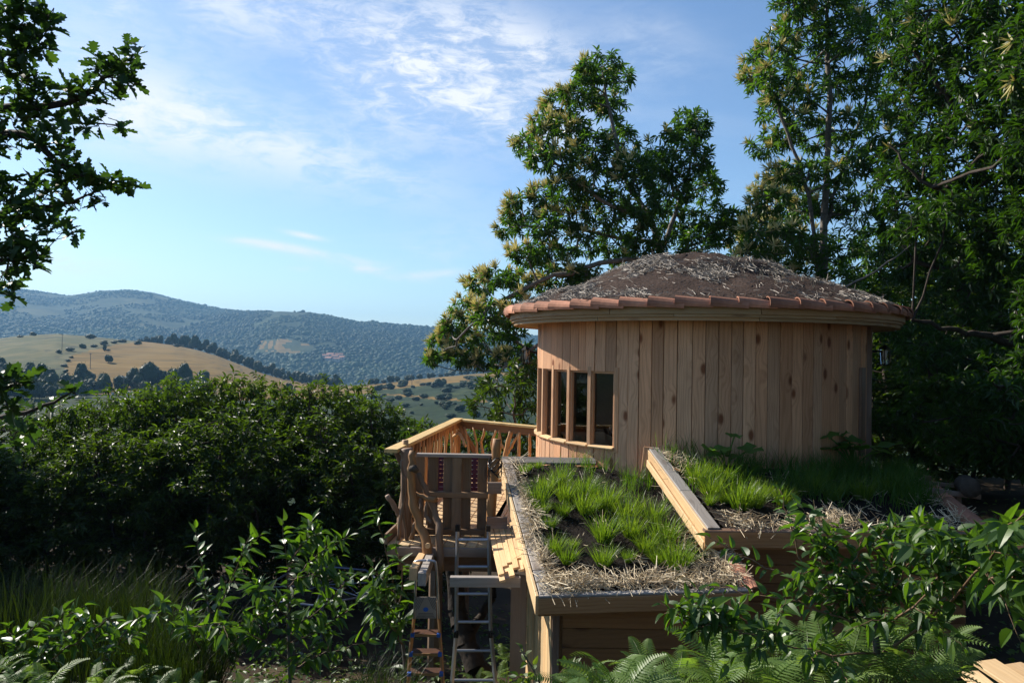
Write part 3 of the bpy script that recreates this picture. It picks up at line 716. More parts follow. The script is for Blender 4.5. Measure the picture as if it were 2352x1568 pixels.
# a corner strip where the light changes, right of the windows
# windows
for k in range(NWIN):
    t0 = WIN0 + WINP*k; t1 = t0 + WINP; mt = .72
    a, b = hp(t0+mt, HR-.045, 0), hp(t1-mt, HR-.045, 0); c = (a+b)/2; tm = (t0+t1)/2; wd = (b-a).length
    w = add('window', board_mesh(wd+.02, .03, .035, M_['trim']), hut, frame(b-a, hdir(tm), (c.x, c.y, WTOP-.012)))       # head
    board('frame', w, M_['trim'], WTOP-WBOT, .028, .05, (a.x, a.y, (WTOP+WBOT)/2), (0,0,1), hdir(tm))
    board('frame', w, M_['trim'], WTOP-WBOT, .028, .05, (b.x, b.y, (WTOP+WBOT)/2), (0,0,1), hdir(tm))
    p0, p1 = hp(t0+.35, HR+.000, WBOT), hp(t1-.35, HR+.000, WBOT)
    o = plank_between('sill', w, M_['fresh'], p0, p1, .085, .022, hdir(tm)*.25+Vector((0,0,1)))
    mb = MB(); h = (WTOP-WBOT)/2; mb.put([(-wd/2,-h,0),(wd/2,-h,0),(wd/2,h,0),(-wd/2,h,0)], F4=[(0,1,2,3)])
    add('pane', mb.mesh('pane', M_['glass']), w, frame(b-a, hdir(tm), (c.x - hdir(tm).x*.012, c.y - hdir(tm).y*.012, (WTOP+WBOT)/2)))
for k in range(NWIN+1):
    t = WIN0 + WINP*k + (-.35 if k == 0 else 0)
    board('mullion', hut, M_['trim'], WTOP-WBOT+.10, .056, .05, hp(t, HR-.020, (WTOP+WBOT)/2), (0,0,1), hdir(t))
# floor, ceiling
def disc(r, z, th, name, mat):
    mb = MB(); n = 64; V = []
    for a in np.arange(n)*360/n: V += [tuple(hp(a, r, z)), tuple(hp(a, r, z-th))]
    V += [tuple(hp(0,0,z)), tuple(hp(0,0,z-th))]; F4 = []; F3 = []
    for i in range(n):
        j = (i+1) % n; F4.append((2*i, 2*i+1, 2*j+1, 2*j)); F3 += [(2*n, 2*i, 2*j), (2*n+1, 2*j+1, 2*i+1)]
    mb.put(V, F3, F4); return add(name, mb.mesh(name, mat), hut)
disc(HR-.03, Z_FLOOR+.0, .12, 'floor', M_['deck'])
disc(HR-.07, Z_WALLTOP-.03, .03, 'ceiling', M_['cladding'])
# eaves: three stepped bands, soffit
fas = add('fascia', mesh_np('fascia', *(lambda V, F: (V, np.array(F)))(*ring_sector(0, 360, HR-.02, 2.52, .405, .425, 4)), M_['fascia']), hut)
def arc_board(name, a0, a1, r0, r1, z0, z1, mat):
    """curved board, coordinates along local x"""
    V, F = ring_sector(a0, a1, r0, r1, z0, z1, 2.5); am = (a0+a1)/2
    W = frame(htan(am), hdir(am), hp(am, r1, (z0+z1)/2)); Wi = W.inverted()
    me = mesh_np(name, [tuple(Wi @ Vector(v)) for v in V], np.array(F), mat); return add(name, me, fas, W)
for i, a in enumerate(range(-15, 345, 36)):
    arc_board('fascia_board', a+.08, a+35.92, 2.555, 2.60, .458, .560, M_['fascia'])
for a in range(5, 365, 40):
    arc_board('fascia_board', a+.08, a+39.92, 2.53, 2.575, .428, .4575, M_['fascia'])
    arc_board('fascia_board', a+20.08, a+59.92, 2.50, 2.545, .388, .4275, M_['fascia'])
# soil dome
PROF = np.array([(0,1.37),(.35,1.365),(.7,1.33),(1.0,1.235),(1.31,1.075),(1.7,.925),(2.1,.80),(2.4,.70),(2.62,.615),(2.63,.54)], float)
def roof_z(r): return np.interp(r, PROF[:,0], PROF[:,1])
def dome():
    na, nr = 150, 46; a = np.linspace(0, 360, na, endpoint=False); r = np.linspace(0.02, 2.62, nr)
    A, R = np.meshgrid(a, r, indexing='ij'); X = HC[0] + R*np.cos(np.radians(A)); Y = HC[1] + R*np.sin(np.radians(A))
    Z = roof_z(R) + (fbm(X*2.2, Y*2.2, 4, 61)-.47)*.17*np.clip((2.6-R)/.4, 0, 1) + rng.normal(0, .006, R.shape)
    i = np.arange(na*nr).reshape(na, nr); j = np.roll(i, -1, 0)
    F = np.stack([i[:,:-1], i[:,1:], j[:,1:], j[:,:-1]], -1).reshape(-1, 4)
    return add('roof', mesh_np('roof', np.stack([X,Y,Z],-1).reshape(-1,3), F, M_['roofsoil'], smooth=True), hut)
roof = dome()
def tile_mesh(L=.40, ra=.082, rb=.066, th=.013):
    mb = MB(); n = 9; V = []
    for (x, r) in ((-L/2, ra), (L/2, rb)):
        for rr in (r, r-th):
            for t in np.linspace(-8, 188, n): V.append((x, -rr*math.cos(math.radians(t)), rr*math.sin(math.radians(t))))
    F = []
    def idx(e, s, k): return (e*2+s)*n + k
    for k in range(n-1):
        F += [(idx(0,0,k), idx(1,0,k), idx(1,0,k+1), idx(0,0,k+1)), (idx(0,1,k+1), idx(1,1,k+1), idx(1,1,k), idx(0,1,k)),
              (idx(0,1,k), idx(0,0,k), idx(0,0,k+1), idx(0,1,k+1)), (idx(1,0,k), idx(1,1,k), idx(1,1,k+1), idx(1,0,k+1))]
    for k in (0, n-1): F.append((idx(0,0,k), idx(0,1,k), idx(1,1,k), idx(1,0,k)) if k == 0 else (idx(0,1,k), idx(0,0,k), idx(1,0,k), idx(1,1,k)))
    mb.put(V, F4=F); return mb.mesh('roof_tile', M_['terracotta'], smooth=False)
TILES = [tile_mesh(), tile_mesh(.39, .085, .068), tile_mesh(.41, .080, .064)]
nt_ = 52
for i in range(nt_):
    th = i*360/nt_ + random.uniform(-.5, .5)
    x = -htan(th) + Vector((0, 0, -.062 + random.uniform(-.02, .02)))     # left end rides over its neighbour
    z = Vector((0,0,1)) + hdir(th)*(.30 + random.uniform(-.04, .04))
    add('roof_tile', TILES[i % 3], roof, frame(x, z, hp(th, 2.60+random.uniform(-.008,.008), .556+random.uniform(-.004,.006))))
# straw scraps
STRAW_V = np.array([(-.5,0,.0),(.5,0,.0),(.0,0,.8),(-.5,.5,.0),(.5,.5,.0),(.0,.5,.8),(-.4,1,.0),(.4,1,.0),(0,1,.6)])
STRAW_F = np.array([(0,1,4),(0,4,3),(1,2,5),(1,5,4),(2,0,3),(2,3,5),(3,4,7),(3,7,6),(4,5,8),(4,8,7),(5,3,6),(5,6,8)])
STRAW1_V = STRAW_V[[0,1,2,6,7,8]]; STRAW1_F = np.array([(0,1,4),(0,4,3),(1,2,5),(1,5,4),(2,0,3),(2,3,5)])
def straw_at(pos, nrm, lmin, lmax, seed, wid=.004, lift=.35, heading=None, hj=.6, tmpl=None):
    r = np.random.default_rng(seed); n = len(pos); d = rand_dirs(n, r)
    if heading is not None: d = norm(np.asarray(heading) + r.normal(0, hj, (n,3)))
    d = norm(d - nrm*np.sum(d*nrm, 1)[:,None] + nrm*r.normal(0, lift, n)[:,None])
    R = frames(d, nrm + r.normal(0,.3,(n,3))); ln = r.uniform(lmin, lmax, n); w = r.uniform(.7, 1.5, n)*wid
    TV, TF = tmpl or (STRAW_V, STRAW_F)
    return scatter(TV, TF, R, pos, np.stack([w, ln, w], 1), np.clip(r.beta(1.6, 1.6, n), 0, 1))
def roof_straw():
    r = np.random.default_rng(12); n = 52000
    a = r.uniform(0, 2*math.pi, n); q = np.sqrt(r.uniform(0, 1, n))*2.56; X = HC[0]+q*np.cos(a); Y = HC[1]+q*np.sin(a)
    d = fbm(X*1.7+3, Y*1.7, 3, 77) ; edge = np.clip((q-1.75)/.6, 0, 1)*.085
    keep = (d + edge + r.normal(0, .025, n) > .500) | (r.random(n) < .02)
    X, Y, q = X[keep], Y[keep], q[keep]; 
    e = .02; dz = (roof_z(q+e)-roof_z(q-e))/(2*e); rad = np.stack([(X-HC[0])/q, (Y-HC[1])/q], 1)
    nr = norm(np.stack([-dz*rad[:,0], -dz*rad[:,1], np.ones(len(X))], 1))
    Z = roof_z(q) + (fbm(X*2.2, Y*2.2, 4, 61)-.47)*.17*np.clip((2.6-q)/.4, 0, 1)
    pos = np.stack([X, Y, Z], 1) + nr*r.uniform(.0, .03, (len(X),1))
    V, F, rr = straw_at(pos, nr, .04, .14, 13, .0050, .13, None, .6, (STRAW1_V, STRAW1_F))
    o = add('straw', mesh_np('straw', V, F, M_['roofstraw'], rr), roof); tag(o, kind='stuff'); print('roof straw', len(X))
roof_straw()
def roof_sprouts():
    r = np.random.default_rng(14); mb = MB()
    for k in range(26):
        p = HC + np.array([r.uniform(.1,1.1), -r.uniform(.3, 1.9)]); q = np.hypot(*(p-HC)); z = roof_z(q); b = np.array([p[0], p[1], z])
        for j in range(r.integers(1,4)):
            t = b + np.array([r.normal(0,.03), r.normal(0,.03), r.uniform(.06,.16)]); V, a, c = tube([b, (b+t)/2+r.normal(0,.004,3), t], [.003,.0025,.001], 3); mb.put(V, a, c, rnd=.6)
    tag(add('dry_stalks', mb.mesh('dry_stalks', M_['straw']), roof), kind='stuff')
roof_sprouts()
# side opening at the far right of the wall
board('shutter', hut, M_['darkbeam'], 1.05, .16, .03, hp(-62, HR+.014, -.62), (0,0,1), hdir(-62))
board('door_post', hut, M_['darkbeam'], 2.3, .07, .06, hp(-70, HR+.02, -.75), (0,0,1), hdir(-70))
# table and stools inside
def table(th, r, label):
    c = hp(th, r, Z_FLOOR); o = thing('wooden_table', c, label, 'table')
    board('table_top', o, M_['fresh'], 1.35, .62, .04, c + Vector((0,0,.93)), htan(th), (0,0,1))
    for sx in (-1, 1):
        for sy in (-1, 1): board('leg', o, M_['fresh'], .91, .06, .06, c + htan(th)*(sx*.6) + hdir(th)*(sy*.25) + Vector((0,0,.455)), (0,0,1), htan(th))
table(70, 1.45, 'wooden table seen through the hut windows')
c = hp(48, 1.2, Z_FLOOR); o = thing('wooden_bench', c, 'pale wooden bench inside the hut behind the widest pane', 'bench')
board('seat', o, M_['fresh'], 1.1, .3, .04, c + Vector((0,0,.72)), htan(40), (0,0,1))
for s in (-1, 1): board('leg', o, M_['fresh'], .70, .26, .04, c + htan(40)*(s*.42) + Vector((0,0,.35)), (0,0,1), htan(40))
# wall lanterns
def lantern(th, z, label):
    d = hdir(th); base = hp(th, HR+.005, z); o = thing('wall_lantern', base, label, 'lantern', 'lanterns on the hut wall')
    mb = MB(); V, a, b = tube([base, base + d*.02], [.055,.05], 10); mb.put(V, a, b); V, a, b = tube([base+d*.02, base+d*.09+Vector((0,0,.015)), base+d*.15], [.018,.014,.014], 8); mb.put(V, a, b)
    add('bracket', mb.mesh('bracket', M_['black']), o)
    c = base + d*.17; mb = MB(); V, a, b = tube([c+Vector((0,0,.09)), c+Vector((0,0,.04)), c+Vector((0,0,.035))], [.012,.07,.075], 6); mb.put(V, a, b)
    for k in range(6):
        q = Vector((math.cos(k*math.pi/3), math.sin(k*math.pi/3), 0)); V, a, b = tube([c+q*.07+Vector((0,0,.035)), c+q*.055+Vector((0,0,-.15))], .006, 4); mb.put(V, a, b)
    V, a, b = tube([c+Vector((0,0,-.15)), c+Vector((0,0,-.165))], [.06,.05], 6); mb.put(V, a, b)
    add('cage', mb.mesh('cage', M_['black']), o)
    mb = MB(); V, a, b = tube([c+Vector((0,0,.03)), c+Vector((0,0,-.15))], [.064,.05], 6, cap=False); mb.put(V, a, b); add('glass', mb.mesh('glass', M_['glass']), o)
    mb = MB(); V, a, b = tube([c+Vector((0,0,.02)), c+Vector((0,0,-.04)), c+Vector((0,0,-.10))], [.02,.03,.012], 8); mb.put(V, a, b); add('bulb', mb.mesh('bulb', M_['white'], True), o)
lantern(80, .02, 'black lantern on the left edge of the round hut')
lantern(-76, .10, 'dark lantern on the right edge of the round hut')

# ------------------------------------------------------------------ planted roofs in front of the hut
LA = PV(1237, 1366, 6.0); LB = PV(1152, 1056, 8.8); LC = PV(1715, 1352, 6.0); LD = PV(1500, 1062, 8.8)
def lbed(s, t, dz=0.0):
    """s across 0..1 from left, t from near 0 to far 1"""
    a = LA*(1-t)+LB*t; b = LC*(1-t)+LD*t; p = a*(1-s)+b*s; return np.array([p[0], p[1], p[2]+dz])
RA = P(1640, 1216, 6.5); RA = np.array(RA); RD = PV(2262, 1221, 6.5); RB = PV(1500, 1030, 8.3); RC = PV(2105, 1092, 8.6)
def rbed(s, t, dz=0.0):
    a = RA*(1-t)+RB*t; b = RD*(1-t)+RC*t; p = a*(1-s)+b*s; return np.array([p[0], p[1], p[2]+dz])
def bed_soil(name, fn, parent, s0, s1, t0, t1, dz, seed, bump):
    n = 60; S, Tt = np.meshgrid(np.linspace(s0, s1, n), np.linspace(t0, t1, n), indexing='ij')
    Pn = np.stack([fn(s, t) for s, t in zip(S.ravel(), Tt.ravel())]); X, Y = Pn[:,0], Pn[:,1]
    Pn[:,2] += dz + bump*(fbm(X*3, Y*3, 4, seed)-.47) + rng.normal(0, .006, len(X))
    ins = np.hypot(X-HC[0], Y-HC[1]) < HR-.04
    i = np.arange(n*n).reshape(n, n); F = np.stack([i[:-1,:-1], i[1:,:-1], i[1:,1:], i[:-1,1:]], -1).reshape(-1, 4)
    F = F[~ins[F].any(1)]
    used = np.unique(F); mp = np.full(n*n, -1); mp[used] = np.arange(len(used))
    me = mesh_np(name, Pn[used], mp[F], M_['soil'], smooth=True)
    return add(name, me, parent)
lshed = thing('planted_shed', (0.9, 7.2, -4.3), 'low shed with a planted roof of grass tufts and straw before the hut', 'shed')
lsoil = bed_soil('soil', lbed, lshed, .04, 1.0, .015, .985, -.035, 5, .10)
V3 = lambda p: Vector(tuple(p))
# rim: left side board, caps, front fascia, back board
nl = Vector((-1, 0, 0)); slope = (V3(LB)-V3(LA)).normalized(); upn = slope.cross(Vector((-1,0,0))).normalized(); upn = upn if upn.z > 0 else -upn
a, b = V3(LA)+Vector((-.012,-.02,-.075)), V3(LB)+Vector((-.012,.0,-.075))
plank_between('rim_board', lshed, M_['fresh'], a, b, .17, .026, nl)
for (t0, t1) in ((.0, .125), (.13, .36), (.365, .72), (.725, 1.0)):
    a, b = V3(lbed(.0, t0)), V3(lbed(.0, t1)); sh = Vector((.06, 0, .004))
    plank_between('cap_board', lshed, M_['grey'], a+sh, b+sh, .105, .02, upn)
a, b = V3(lbed(0, 0))+Vector((-.0,-.035,-.078)), V3(lbed(1, 0))+Vector((.0,-.035,-.078))
plank_between('fascia_board', lshed, M_['edge'], a, b, .125, .026, (0,-1,0))
a, b = V3(lbed(0, 0))+Vector((.0,-.005,-.002)), V3(lbed(1, 0))+Vector((.0,-.005,-.002))
plank_between('cap_board', lshed, M_['grey'], a, b, .06, .018, (0,-.15,1))
a, b = V3(lbed(0.0, 1.0))+Vector((.0,.0,.0)), V3(lbed(.62, 1.0))
plank_between('rim_board', lshed, M_['grey'], a, b, .11, .03, (0,-.6,1))
# deck below the soil closing the roof
mb = MB(); q = [lbed(0,0,-.14), lbed(1,0,-.14), lbed(1,1,-.14), lbed(0,1,-.14)]; q2 = [v-np.array([0,0,.03]) for v in q]
mb.put(q+q2, F4=[(0,1,2,3),(7,6,5,4),(0,4,5,1),(1,5,6,2),(2,6,7,3),(3,7,4,0)]); add('roof_deck', mb.mesh('roof_deck', M_['cladding']), lshed)
# cladding: front wall of wide boards, left wall
zt = LA[2]-.155; wl, wr = .405, 1.62
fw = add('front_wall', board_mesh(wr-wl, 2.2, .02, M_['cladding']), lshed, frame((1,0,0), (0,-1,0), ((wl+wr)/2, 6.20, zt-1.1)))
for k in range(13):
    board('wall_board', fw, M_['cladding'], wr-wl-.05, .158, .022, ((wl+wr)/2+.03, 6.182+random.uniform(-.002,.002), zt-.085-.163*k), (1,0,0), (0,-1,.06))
board('corner_post', lshed, M_['darkbeam'], 2.3, .06, .06, (wl-.002, 6.17, zt-1.1), (0,0,1), (0,-1,0))
board('corner_post', lshed, M_['darkbeam'], 2.3, .05, .05, (wr, 6.165, zt-1.1), (0,0,1), (0,-1,0))
sw = thing  # (left wall follows)
d0, d1 = Vector((.372, 6.17, 0)), Vector((.215, 8.6, 0)); dn = (d1-d0).cross(Vector((0,0,1))).normalized(); dn = dn if dn.x < 0 else -dn
lw = add('side_wall', board_mesh((d1-d0).length, 2.2, .02, M_['cladding']), lshed, frame(d1-d0, dn, (d0+d1)/2 - dn*.02 + Vector((0,0,zt-1.05))))
for k in range(14):
    f = (k+.5)/14; c = d0*(1-f)+d1*f
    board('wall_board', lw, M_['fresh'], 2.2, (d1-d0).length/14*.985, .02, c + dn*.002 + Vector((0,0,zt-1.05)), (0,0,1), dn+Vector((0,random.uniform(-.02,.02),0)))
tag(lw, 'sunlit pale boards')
pp = board('plywood_sheet', None, M_['ply'], 2.3, .165, .018, (.112, 7.42, -3.35), (0,0,1), (-.35,-1,0)); tag(pp, 'tall plywood sheet standing beside the shed in shade', 'plywood sheet')
# tiles along the hidden right edge of the left bed
for k in range(4):
    p = V3(lbed(1.03, .06+.13*k, -.02)); add('roof_tile', TILES[k % 3], lshed, frame(-slope, upn, p))
# ---- right hand planted roof
rshed = thing('planted_lean_to', (2.9, 7.3, -4.0), 'shaded lean-to with a planted roof against the hut wall', 'shed')
rsoil = bed_soil('soil', rbed, rshed, .045, .985, .02, 1.02, -.03, 9, .12)
a, b = V3(RA), V3(RB); rs = (b-a).normalized(); ru = rs.cross(Vector((-1,0,0))).normalized(); ru = ru if ru.z > 0 else -ru
plank_between('rim_board', rshed, M_['fresh'], a+Vector((-.055,0,-.095)), b+Vector((-.055,0,-.095)), .19, .03, (-1,0,0))
plank_between('rim_board', rshed, M_['fresh'], a+Vector((-.082,.01,-.145)), b+Vector((-.082,-.12,-.145)), .08, .022, (-1,0,0))
for (t0, t1) in ((.0, .40), (.405, 1.0)):
    p, q = a*(1-t0)+b*t0, a*(1-t1)+b*t1; plank_between('cap_board', rshed, M_['grey'], p+Vector((.0,0,.008)), q+Vector((.0,0,.008)), .115, .022, ru+Vector((.05,0,0)))
board('end_block', rshed, M_['larch'], .36, .10, .03, b+Vector((-.075,-.02,-.16)), (.1,-.05,1), (-.5,-1,0))
a, b = V3(RA)+Vector((-.09,-.03,-.078)), V3(RD)+Vector((.09,-.03,-.078))
plank_between('fascia_board', rshed, M_['edge'], a, b, .135, .028, (0,-1,0))
plank_between('cap_board', rshed, M_['darkbeam'], a+Vector((0,.03,.070)), b+Vector((0,.03,.070)), .08, .02, (0,-.1,1))
mb = MB(); q = [rbed(0,0,-.14), rbed(1,0,-.14), rbed(1,1,-.14), rbed(0,1,-.14)]; q2 = [v-np.array([0,0,.03]) for v in q]
mb.put(q+q2, F4=[(0,1,2,3),(7,6,5,4),(0,4,5,1),(1,5,6,2),(2,6,7,3),(3,7,4,0)]); add('roof_deck', mb.mesh('roof_deck', M_['cladding']), rshed)
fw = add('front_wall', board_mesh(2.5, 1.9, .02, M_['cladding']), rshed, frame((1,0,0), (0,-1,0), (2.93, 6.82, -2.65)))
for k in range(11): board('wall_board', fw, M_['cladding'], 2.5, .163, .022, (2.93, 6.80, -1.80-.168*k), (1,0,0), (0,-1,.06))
sr = (V3(RC)-V3(RD)).normalized()
for k in range(6):
    p = V3(RD)*(1-(.06+k*.165)) + V3(RC)*(.06+k*.165); add('roof_tile', TILES[k % 3], rshed, frame(sr*-1+Vector((0,0,.05)), ru+Vector((.15,0,.0)), p+Vector((.0,0,-.01))) @ Matrix.Diagonal((1.12,1.05,1.05,1)))
# ---- straw on both beds
def bed_straw(fn, parent, region, n, seed, lmin=.06, lmax=.22, hump=.05):
    r = np.random.default_rng(seed); S = r.uniform(0, 1, n*3); Tt = r.uniform(0, 1, n*3); w = region(S, Tt, r)
    k = np.where(r.random(n*3) < w)[0][:n]; S, Tt, w = S[k], Tt[k], w[k]
    pos = np.stack([fn(s, t) for s, t in zip(S, Tt)]); ins = np.hypot(pos[:,0]-HC[0], pos[:,1]-HC[1]) > HR+.02
    pos, w = pos[ins], w[ins]; pos[:,2] += r.uniform(-.01, 1, len(pos))**1.5*hump*(0.4+w) + .0
    nr = np.tile(np.array(upn), (len(pos), 1)); hd = np.stack([np.sin(pos[:,0]*7+pos[:,1]*5), np.cos(pos[:,0]*5-pos[:,1]*6), 0*pos[:,0]], 1)*.9
    V, F, rr = straw_at(pos, nr, lmin, lmax, seed+1, .0044, .34, hd, .7, (STRAW1_V, STRAW1_F))
    o = add('straw', mesh_np('straw', V, F, M_['straw'], rr), parent); tag(o, kind='stuff')
def lregion(S, Tt, r):
    w = np.zeros_like(S); nz = fbm(S*9, Tt*11, 3, 91)
    wob = (fbm(S*5, Tt*7, 3, 92)-.47)*.16
    left = (S < .08+wob) & (S > .035) & (Tt < .72) ; front = (Tt < .08+wob*.55); right = (S > .92+wob*.4) & (Tt < .42)
    w[left | front | right] = 1; w = np.where((Tt > .72) & (S < .14), .35, w)
    w = np.maximum(w, np.where(nz > .62, .4, .0)*(Tt < .5)); return np.maximum(w, .008)
bed_straw(lbed, lsoil, lregion, 6200, 31, .05, .18, .07)
def rregion(S, Tt, r):
    wob = (fbm(S*6, Tt*7, 3, 95)-.47)*.2; w = np.zeros_like(S); w[(Tt < .09+wob) & (S > .05)] = 1; w[(S < .12+wob) & (Tt > .55)] = .5; w[(S > .94) & (Tt < .9)] = .3
    return np.maximum(w, .02)
bed_straw(rbed, rsoil, rregion, 3600, 33, .05, .18, .07)
# ---- grass
BLADE_V = np.array([(-.5,0,0),(.5,0,0),(-.42,.38,.035),(.42,.38,.035),(-.26,.72,.13),(.26,.72,.13),(0,1,.30)])
BLADE_F = np.array([(0,1,3),(0,3,2),(2,3,5),(2,5,4),(4,5,6)])
def blades(pos, lmin, lmax, seed, wid=.006, lean=.35, out=None, rlo=0., rhi=1.):
    r = np.random.default_rng(seed); n = len(pos); d = r.normal(0, lean, (n,3)); d[:,2] = 1
    if out is not None: d[:,:2] += out
    d = norm(d); nr = norm(np.stack([-d[:,0], -d[:,1], np.full(n,.35)], 1) + r.normal(0,.4,(n,3)))
    R = frames(d, -nr); ln = r.uniform(lmin, lmax, n)
    return scatter(BLADE_V, BLADE_F, R, pos, np.stack([r.uniform(.7,1.3,n)*wid, ln, ln*r.uniform(.4,1.6,n)], 1), r.uniform(rlo, rhi, n))
def tuft_mesh(seed, n=230, rad=.055, h=.235):
    r = np.random.default_rng(seed); a = r.uniform(0, 6.28, n); q = rad*np.sqrt(r.random(n)); o = np.stack([np.cos(a), np.sin(a)], 1)
    pos = np.stack([q*o[:,0], q*o[:,1], np.zeros(n)-.01], 1)
    V, F, rr = blades(pos, h*.55, h*1.1, seed, .0050, .17, o*(q/rad*.55)[:,None], .35, 1.)
    return mesh_np('grass_tuft', V, F, M_['grass'], rr)
TUFTS = [tuft_mesh(200+i) for i in range(5)]
def lat(dx, dy, fn, n=40):
    """bed coordinates under a surveyed bearing"""
    best = None
    for s in np.linspace(0.02, .99, 66):
        for t in np.linspace(0.0, 1.0, 66):
            p = fn(s, t); y = p[1]; v = Vector(tuple(p)); w = v.dot(_f); px = 1176+FPX*v.dot(_r)/w; py = 784-FPX*v.dot(_u)/w
            e = (px-dx)**2+(py-dy)**2
            if best is None or e < best[0]: best = (e, s, t)
    return best[1], best[2]
gn = 0
for (dx, dy, sc) in [(1385,1237,1.25),(1452,1225,1.25),(1524,1245,1.35),(1556,1298,1.35),(1385,1292,1.0),(1275,1265,.85),(1302,1285,.85),(1447,1285,.55),(1485,1262,1.0),(1297,1180,.75),(1262,1205,.7),(1245,1175,.8),(1240,1150,1.2),(1298,1145,1.1),(1348,1175,1.2),(1345,1130,1.3),(1282,1110,1.0),(1205,1085,.55),(1235,1072,.5),(1218,1072,.4),(1500,1190,1.3),(1440,1190,1.2),(1390,1165,1.3),(1560,1335,.4),(1515,1290,.8),(1255,1120,1.0),(1320,1250,.45)]:
    s, t = lat(dx, dy, lbed); p = lbed(s, t); W = T((p[0], p[1], p[2]-.02)) @ Matrix.Rotation(random.uniform(0,6.28), 4, 'Z') @ Matrix.Diagonal((sc, sc, sc*random.uniform(.9,1.1), 1))
    o = add('grass_tuft', TUFTS[gn % 5], None, W); gn += 1
    tag(o, 'bright green grass tuft on the dark soil of the left planted roof', 'grass tuft', 'grass tufts on the left planted roof')
for (dx, dy, sc) in [(1632,1135,1.2),(1632,1152,.6),(1700,1165,1.35),(1735,1155,1.2),(1665,1150,.6),(1800,1150,1.1),(1868,1130,1.1),(1915,1140,1.0),(1980,1140,1.2),(2040,1125,1.1),(1605,1105,1.2),(1760,1140,1.0),(1660,1105,1.2)]:
    s, t = lat(dx, dy, rbed); p = rbed(s, t); W = T((p[0], p[1], p[2]-.02)) @ Matrix.Rotation(random.uniform(0,6.28), 4, 'Z') @ Matrix.Diagonal((sc, sc, sc*random.uniform(.9,1.1), 1))
    o = add('grass_tuft', TUFTS[gn % 5], None, W); gn += 1
    tag(o, 'grass tuft at the front of the right planted roof, behind the cherry leaves', 'grass tuft', 'grass tufts on the right planted roof')
def dense_grass(fn, n, dens, seed, lmin, lmax, wid, label, name):
    r = np.random.default_rng(seed); S = r.random(n*4); Tt = r.random(n*4); w = dens(S, Tt)
    cl = fbm(S*13, Tt*13, 2, seed)            # clumped
    k = np.where(r.random(n*4) < w*np.clip((cl-.34)*5, 0, 1))[0][:n]
    pos = np.stack([fn(s, t) for s, t in zip(S[k], Tt[k])]); ok = np.hypot(pos[:,0]-HC[0], pos[:,1]-HC[1]) > HR+.04
    pos = pos[ok]; pos[:,2] -= .03; hgt = .6 + .8*cl[k][ok]
    V, F, rr = blades(pos, lmin, lmax, seed, wid, .28, None, .0, .5)
    o = add(name, mesh_np(name, V, F, M_['grass'], rr)); tag(o, label, 'grass', kind='stuff')
sig = lambda x: 1/(1+np.exp(-x))
def ldens(S, Tt): return sig((Tt-.62-.35*(.55-S).clip(0))*18)*sig((S-.30)*16)*.9
dense_grass(lbed, 3000, lambda S,Tt: ldens(S,Tt), 55, .12, .30, .0055, 'dense long green grass at the back of the left planted roof', 'long_grass')
def rdens(S, Tt): return sig((Tt-.50)*14)*sig((S-.10)*20)
dense_grass(rbed, 6500, rdens, 57, .14, .36, .0062, 'dense shaded grass along the hut wall on the right planted roof', 'long_grass')
# squash plants: big lobed leaves on stalks
def squash_leaf(seed):
    r = np.random.default_rng(seed); n = 22; V = [(0,0,0)]; 
    for k in range(n):
        a = -math.pi*.5 + .35 + (2*math.pi-.7)*k/(n-1); rad = 1 + .13*math.cos(a*5+1.57) + r.normal(0,.03); V.append((rad*math.cos(a), rad*math.sin(a)+.15, .16*rad*abs(math.sin(a*2.5))+.05*r.normal()))
    for k in range(n): x, y, z = V[1+k]; V.append((x*.55, y*.55, z*.4))
    F = [(0, n+1+k, n+2+k) for k in range(n-1)]; F4 = [(n+1+k, 1+k, 2+k, n+2+k) for k in range(n-1)]
    return mesh_np('leaf', V, [np.array(F), np.array(F4)], M_['squash'], np.full(len(V), r.uniform(.2,.9)), smooth=True)
SQ = [squash_leaf(i) for i in range(4)]
def squash(dx, dy, leaves, label, seed, sz=.13):
    r = np.random.default_rng(seed); s, t = lat(dx, dy, rbed); p = rbed(s, t); o = thing('squash_plant', tuple(p), label, 'squash plant')
    for k in range(leaves):
        a = r.uniform(0, 6.28); q = r.uniform(.08, .38); tip = p + np.array([math.cos(a)*q*1.3, math.sin(a)*q*.6-.05, r.uniform(.12, .42)])
        mb = MB(); V, A, B = tube(smooth_path([p, (p+tip)/2+np.array([0,0,.06]), tip], 6), [.008]*6, 5); mb.put(V, A, B); add('stalk', mb.mesh('stalk', M_['squash']), o)
        sc = sz*r.uniform(.7, 1.2); W = T(tip) @ Matrix.Rotation(a+1.57, 4, 'Z') @ Matrix.Rotation(r.uniform(-.5,.35), 4, 'X') @ Matrix.Rotation(r.uniform(-.3,.3), 4, 'Y') @ Matrix.Diagonal((sc,sc,sc,1))
        add('leaf', SQ[k % 4], o, W)
squash(1955, 1075, 11, 'large leaved squash plant at the right end of the hut wall', 71, .15)
squash(1668, 1090, 6, 'smaller squash plant in the middle of the right planted roof', 72, .11)
# ------------------------------------------------------------------ deck, railing, gate
ZD = -2.04
deck = thing('timber_deck', (-.4, 9.5, -2.3), 'raised timber deck with rustic branch railing left of the hut', 'deck')
DC = [P(1050, 968, 12.0), P(905, 1040, 8.17)]           # far left corner and near left end of the railing top
c_far, c_near = Vector((DC[0].x, DC[0].y, 0)), Vector((DC[1].x, DC[1].y, 0)); ZR = -1.10
c_hut = P(1232, 986, 11.0); c_hut = Vector((c_hut.x, c_hut.y, 0))
dplat = add('deck_frame', board_mesh(4.1, .12, .05, M_['darkbeam']), deck, frame(c_far-c_near, (-1,.1,0), (c_far+c_near)/2 + Vector((.02,0,ZD-.11))))
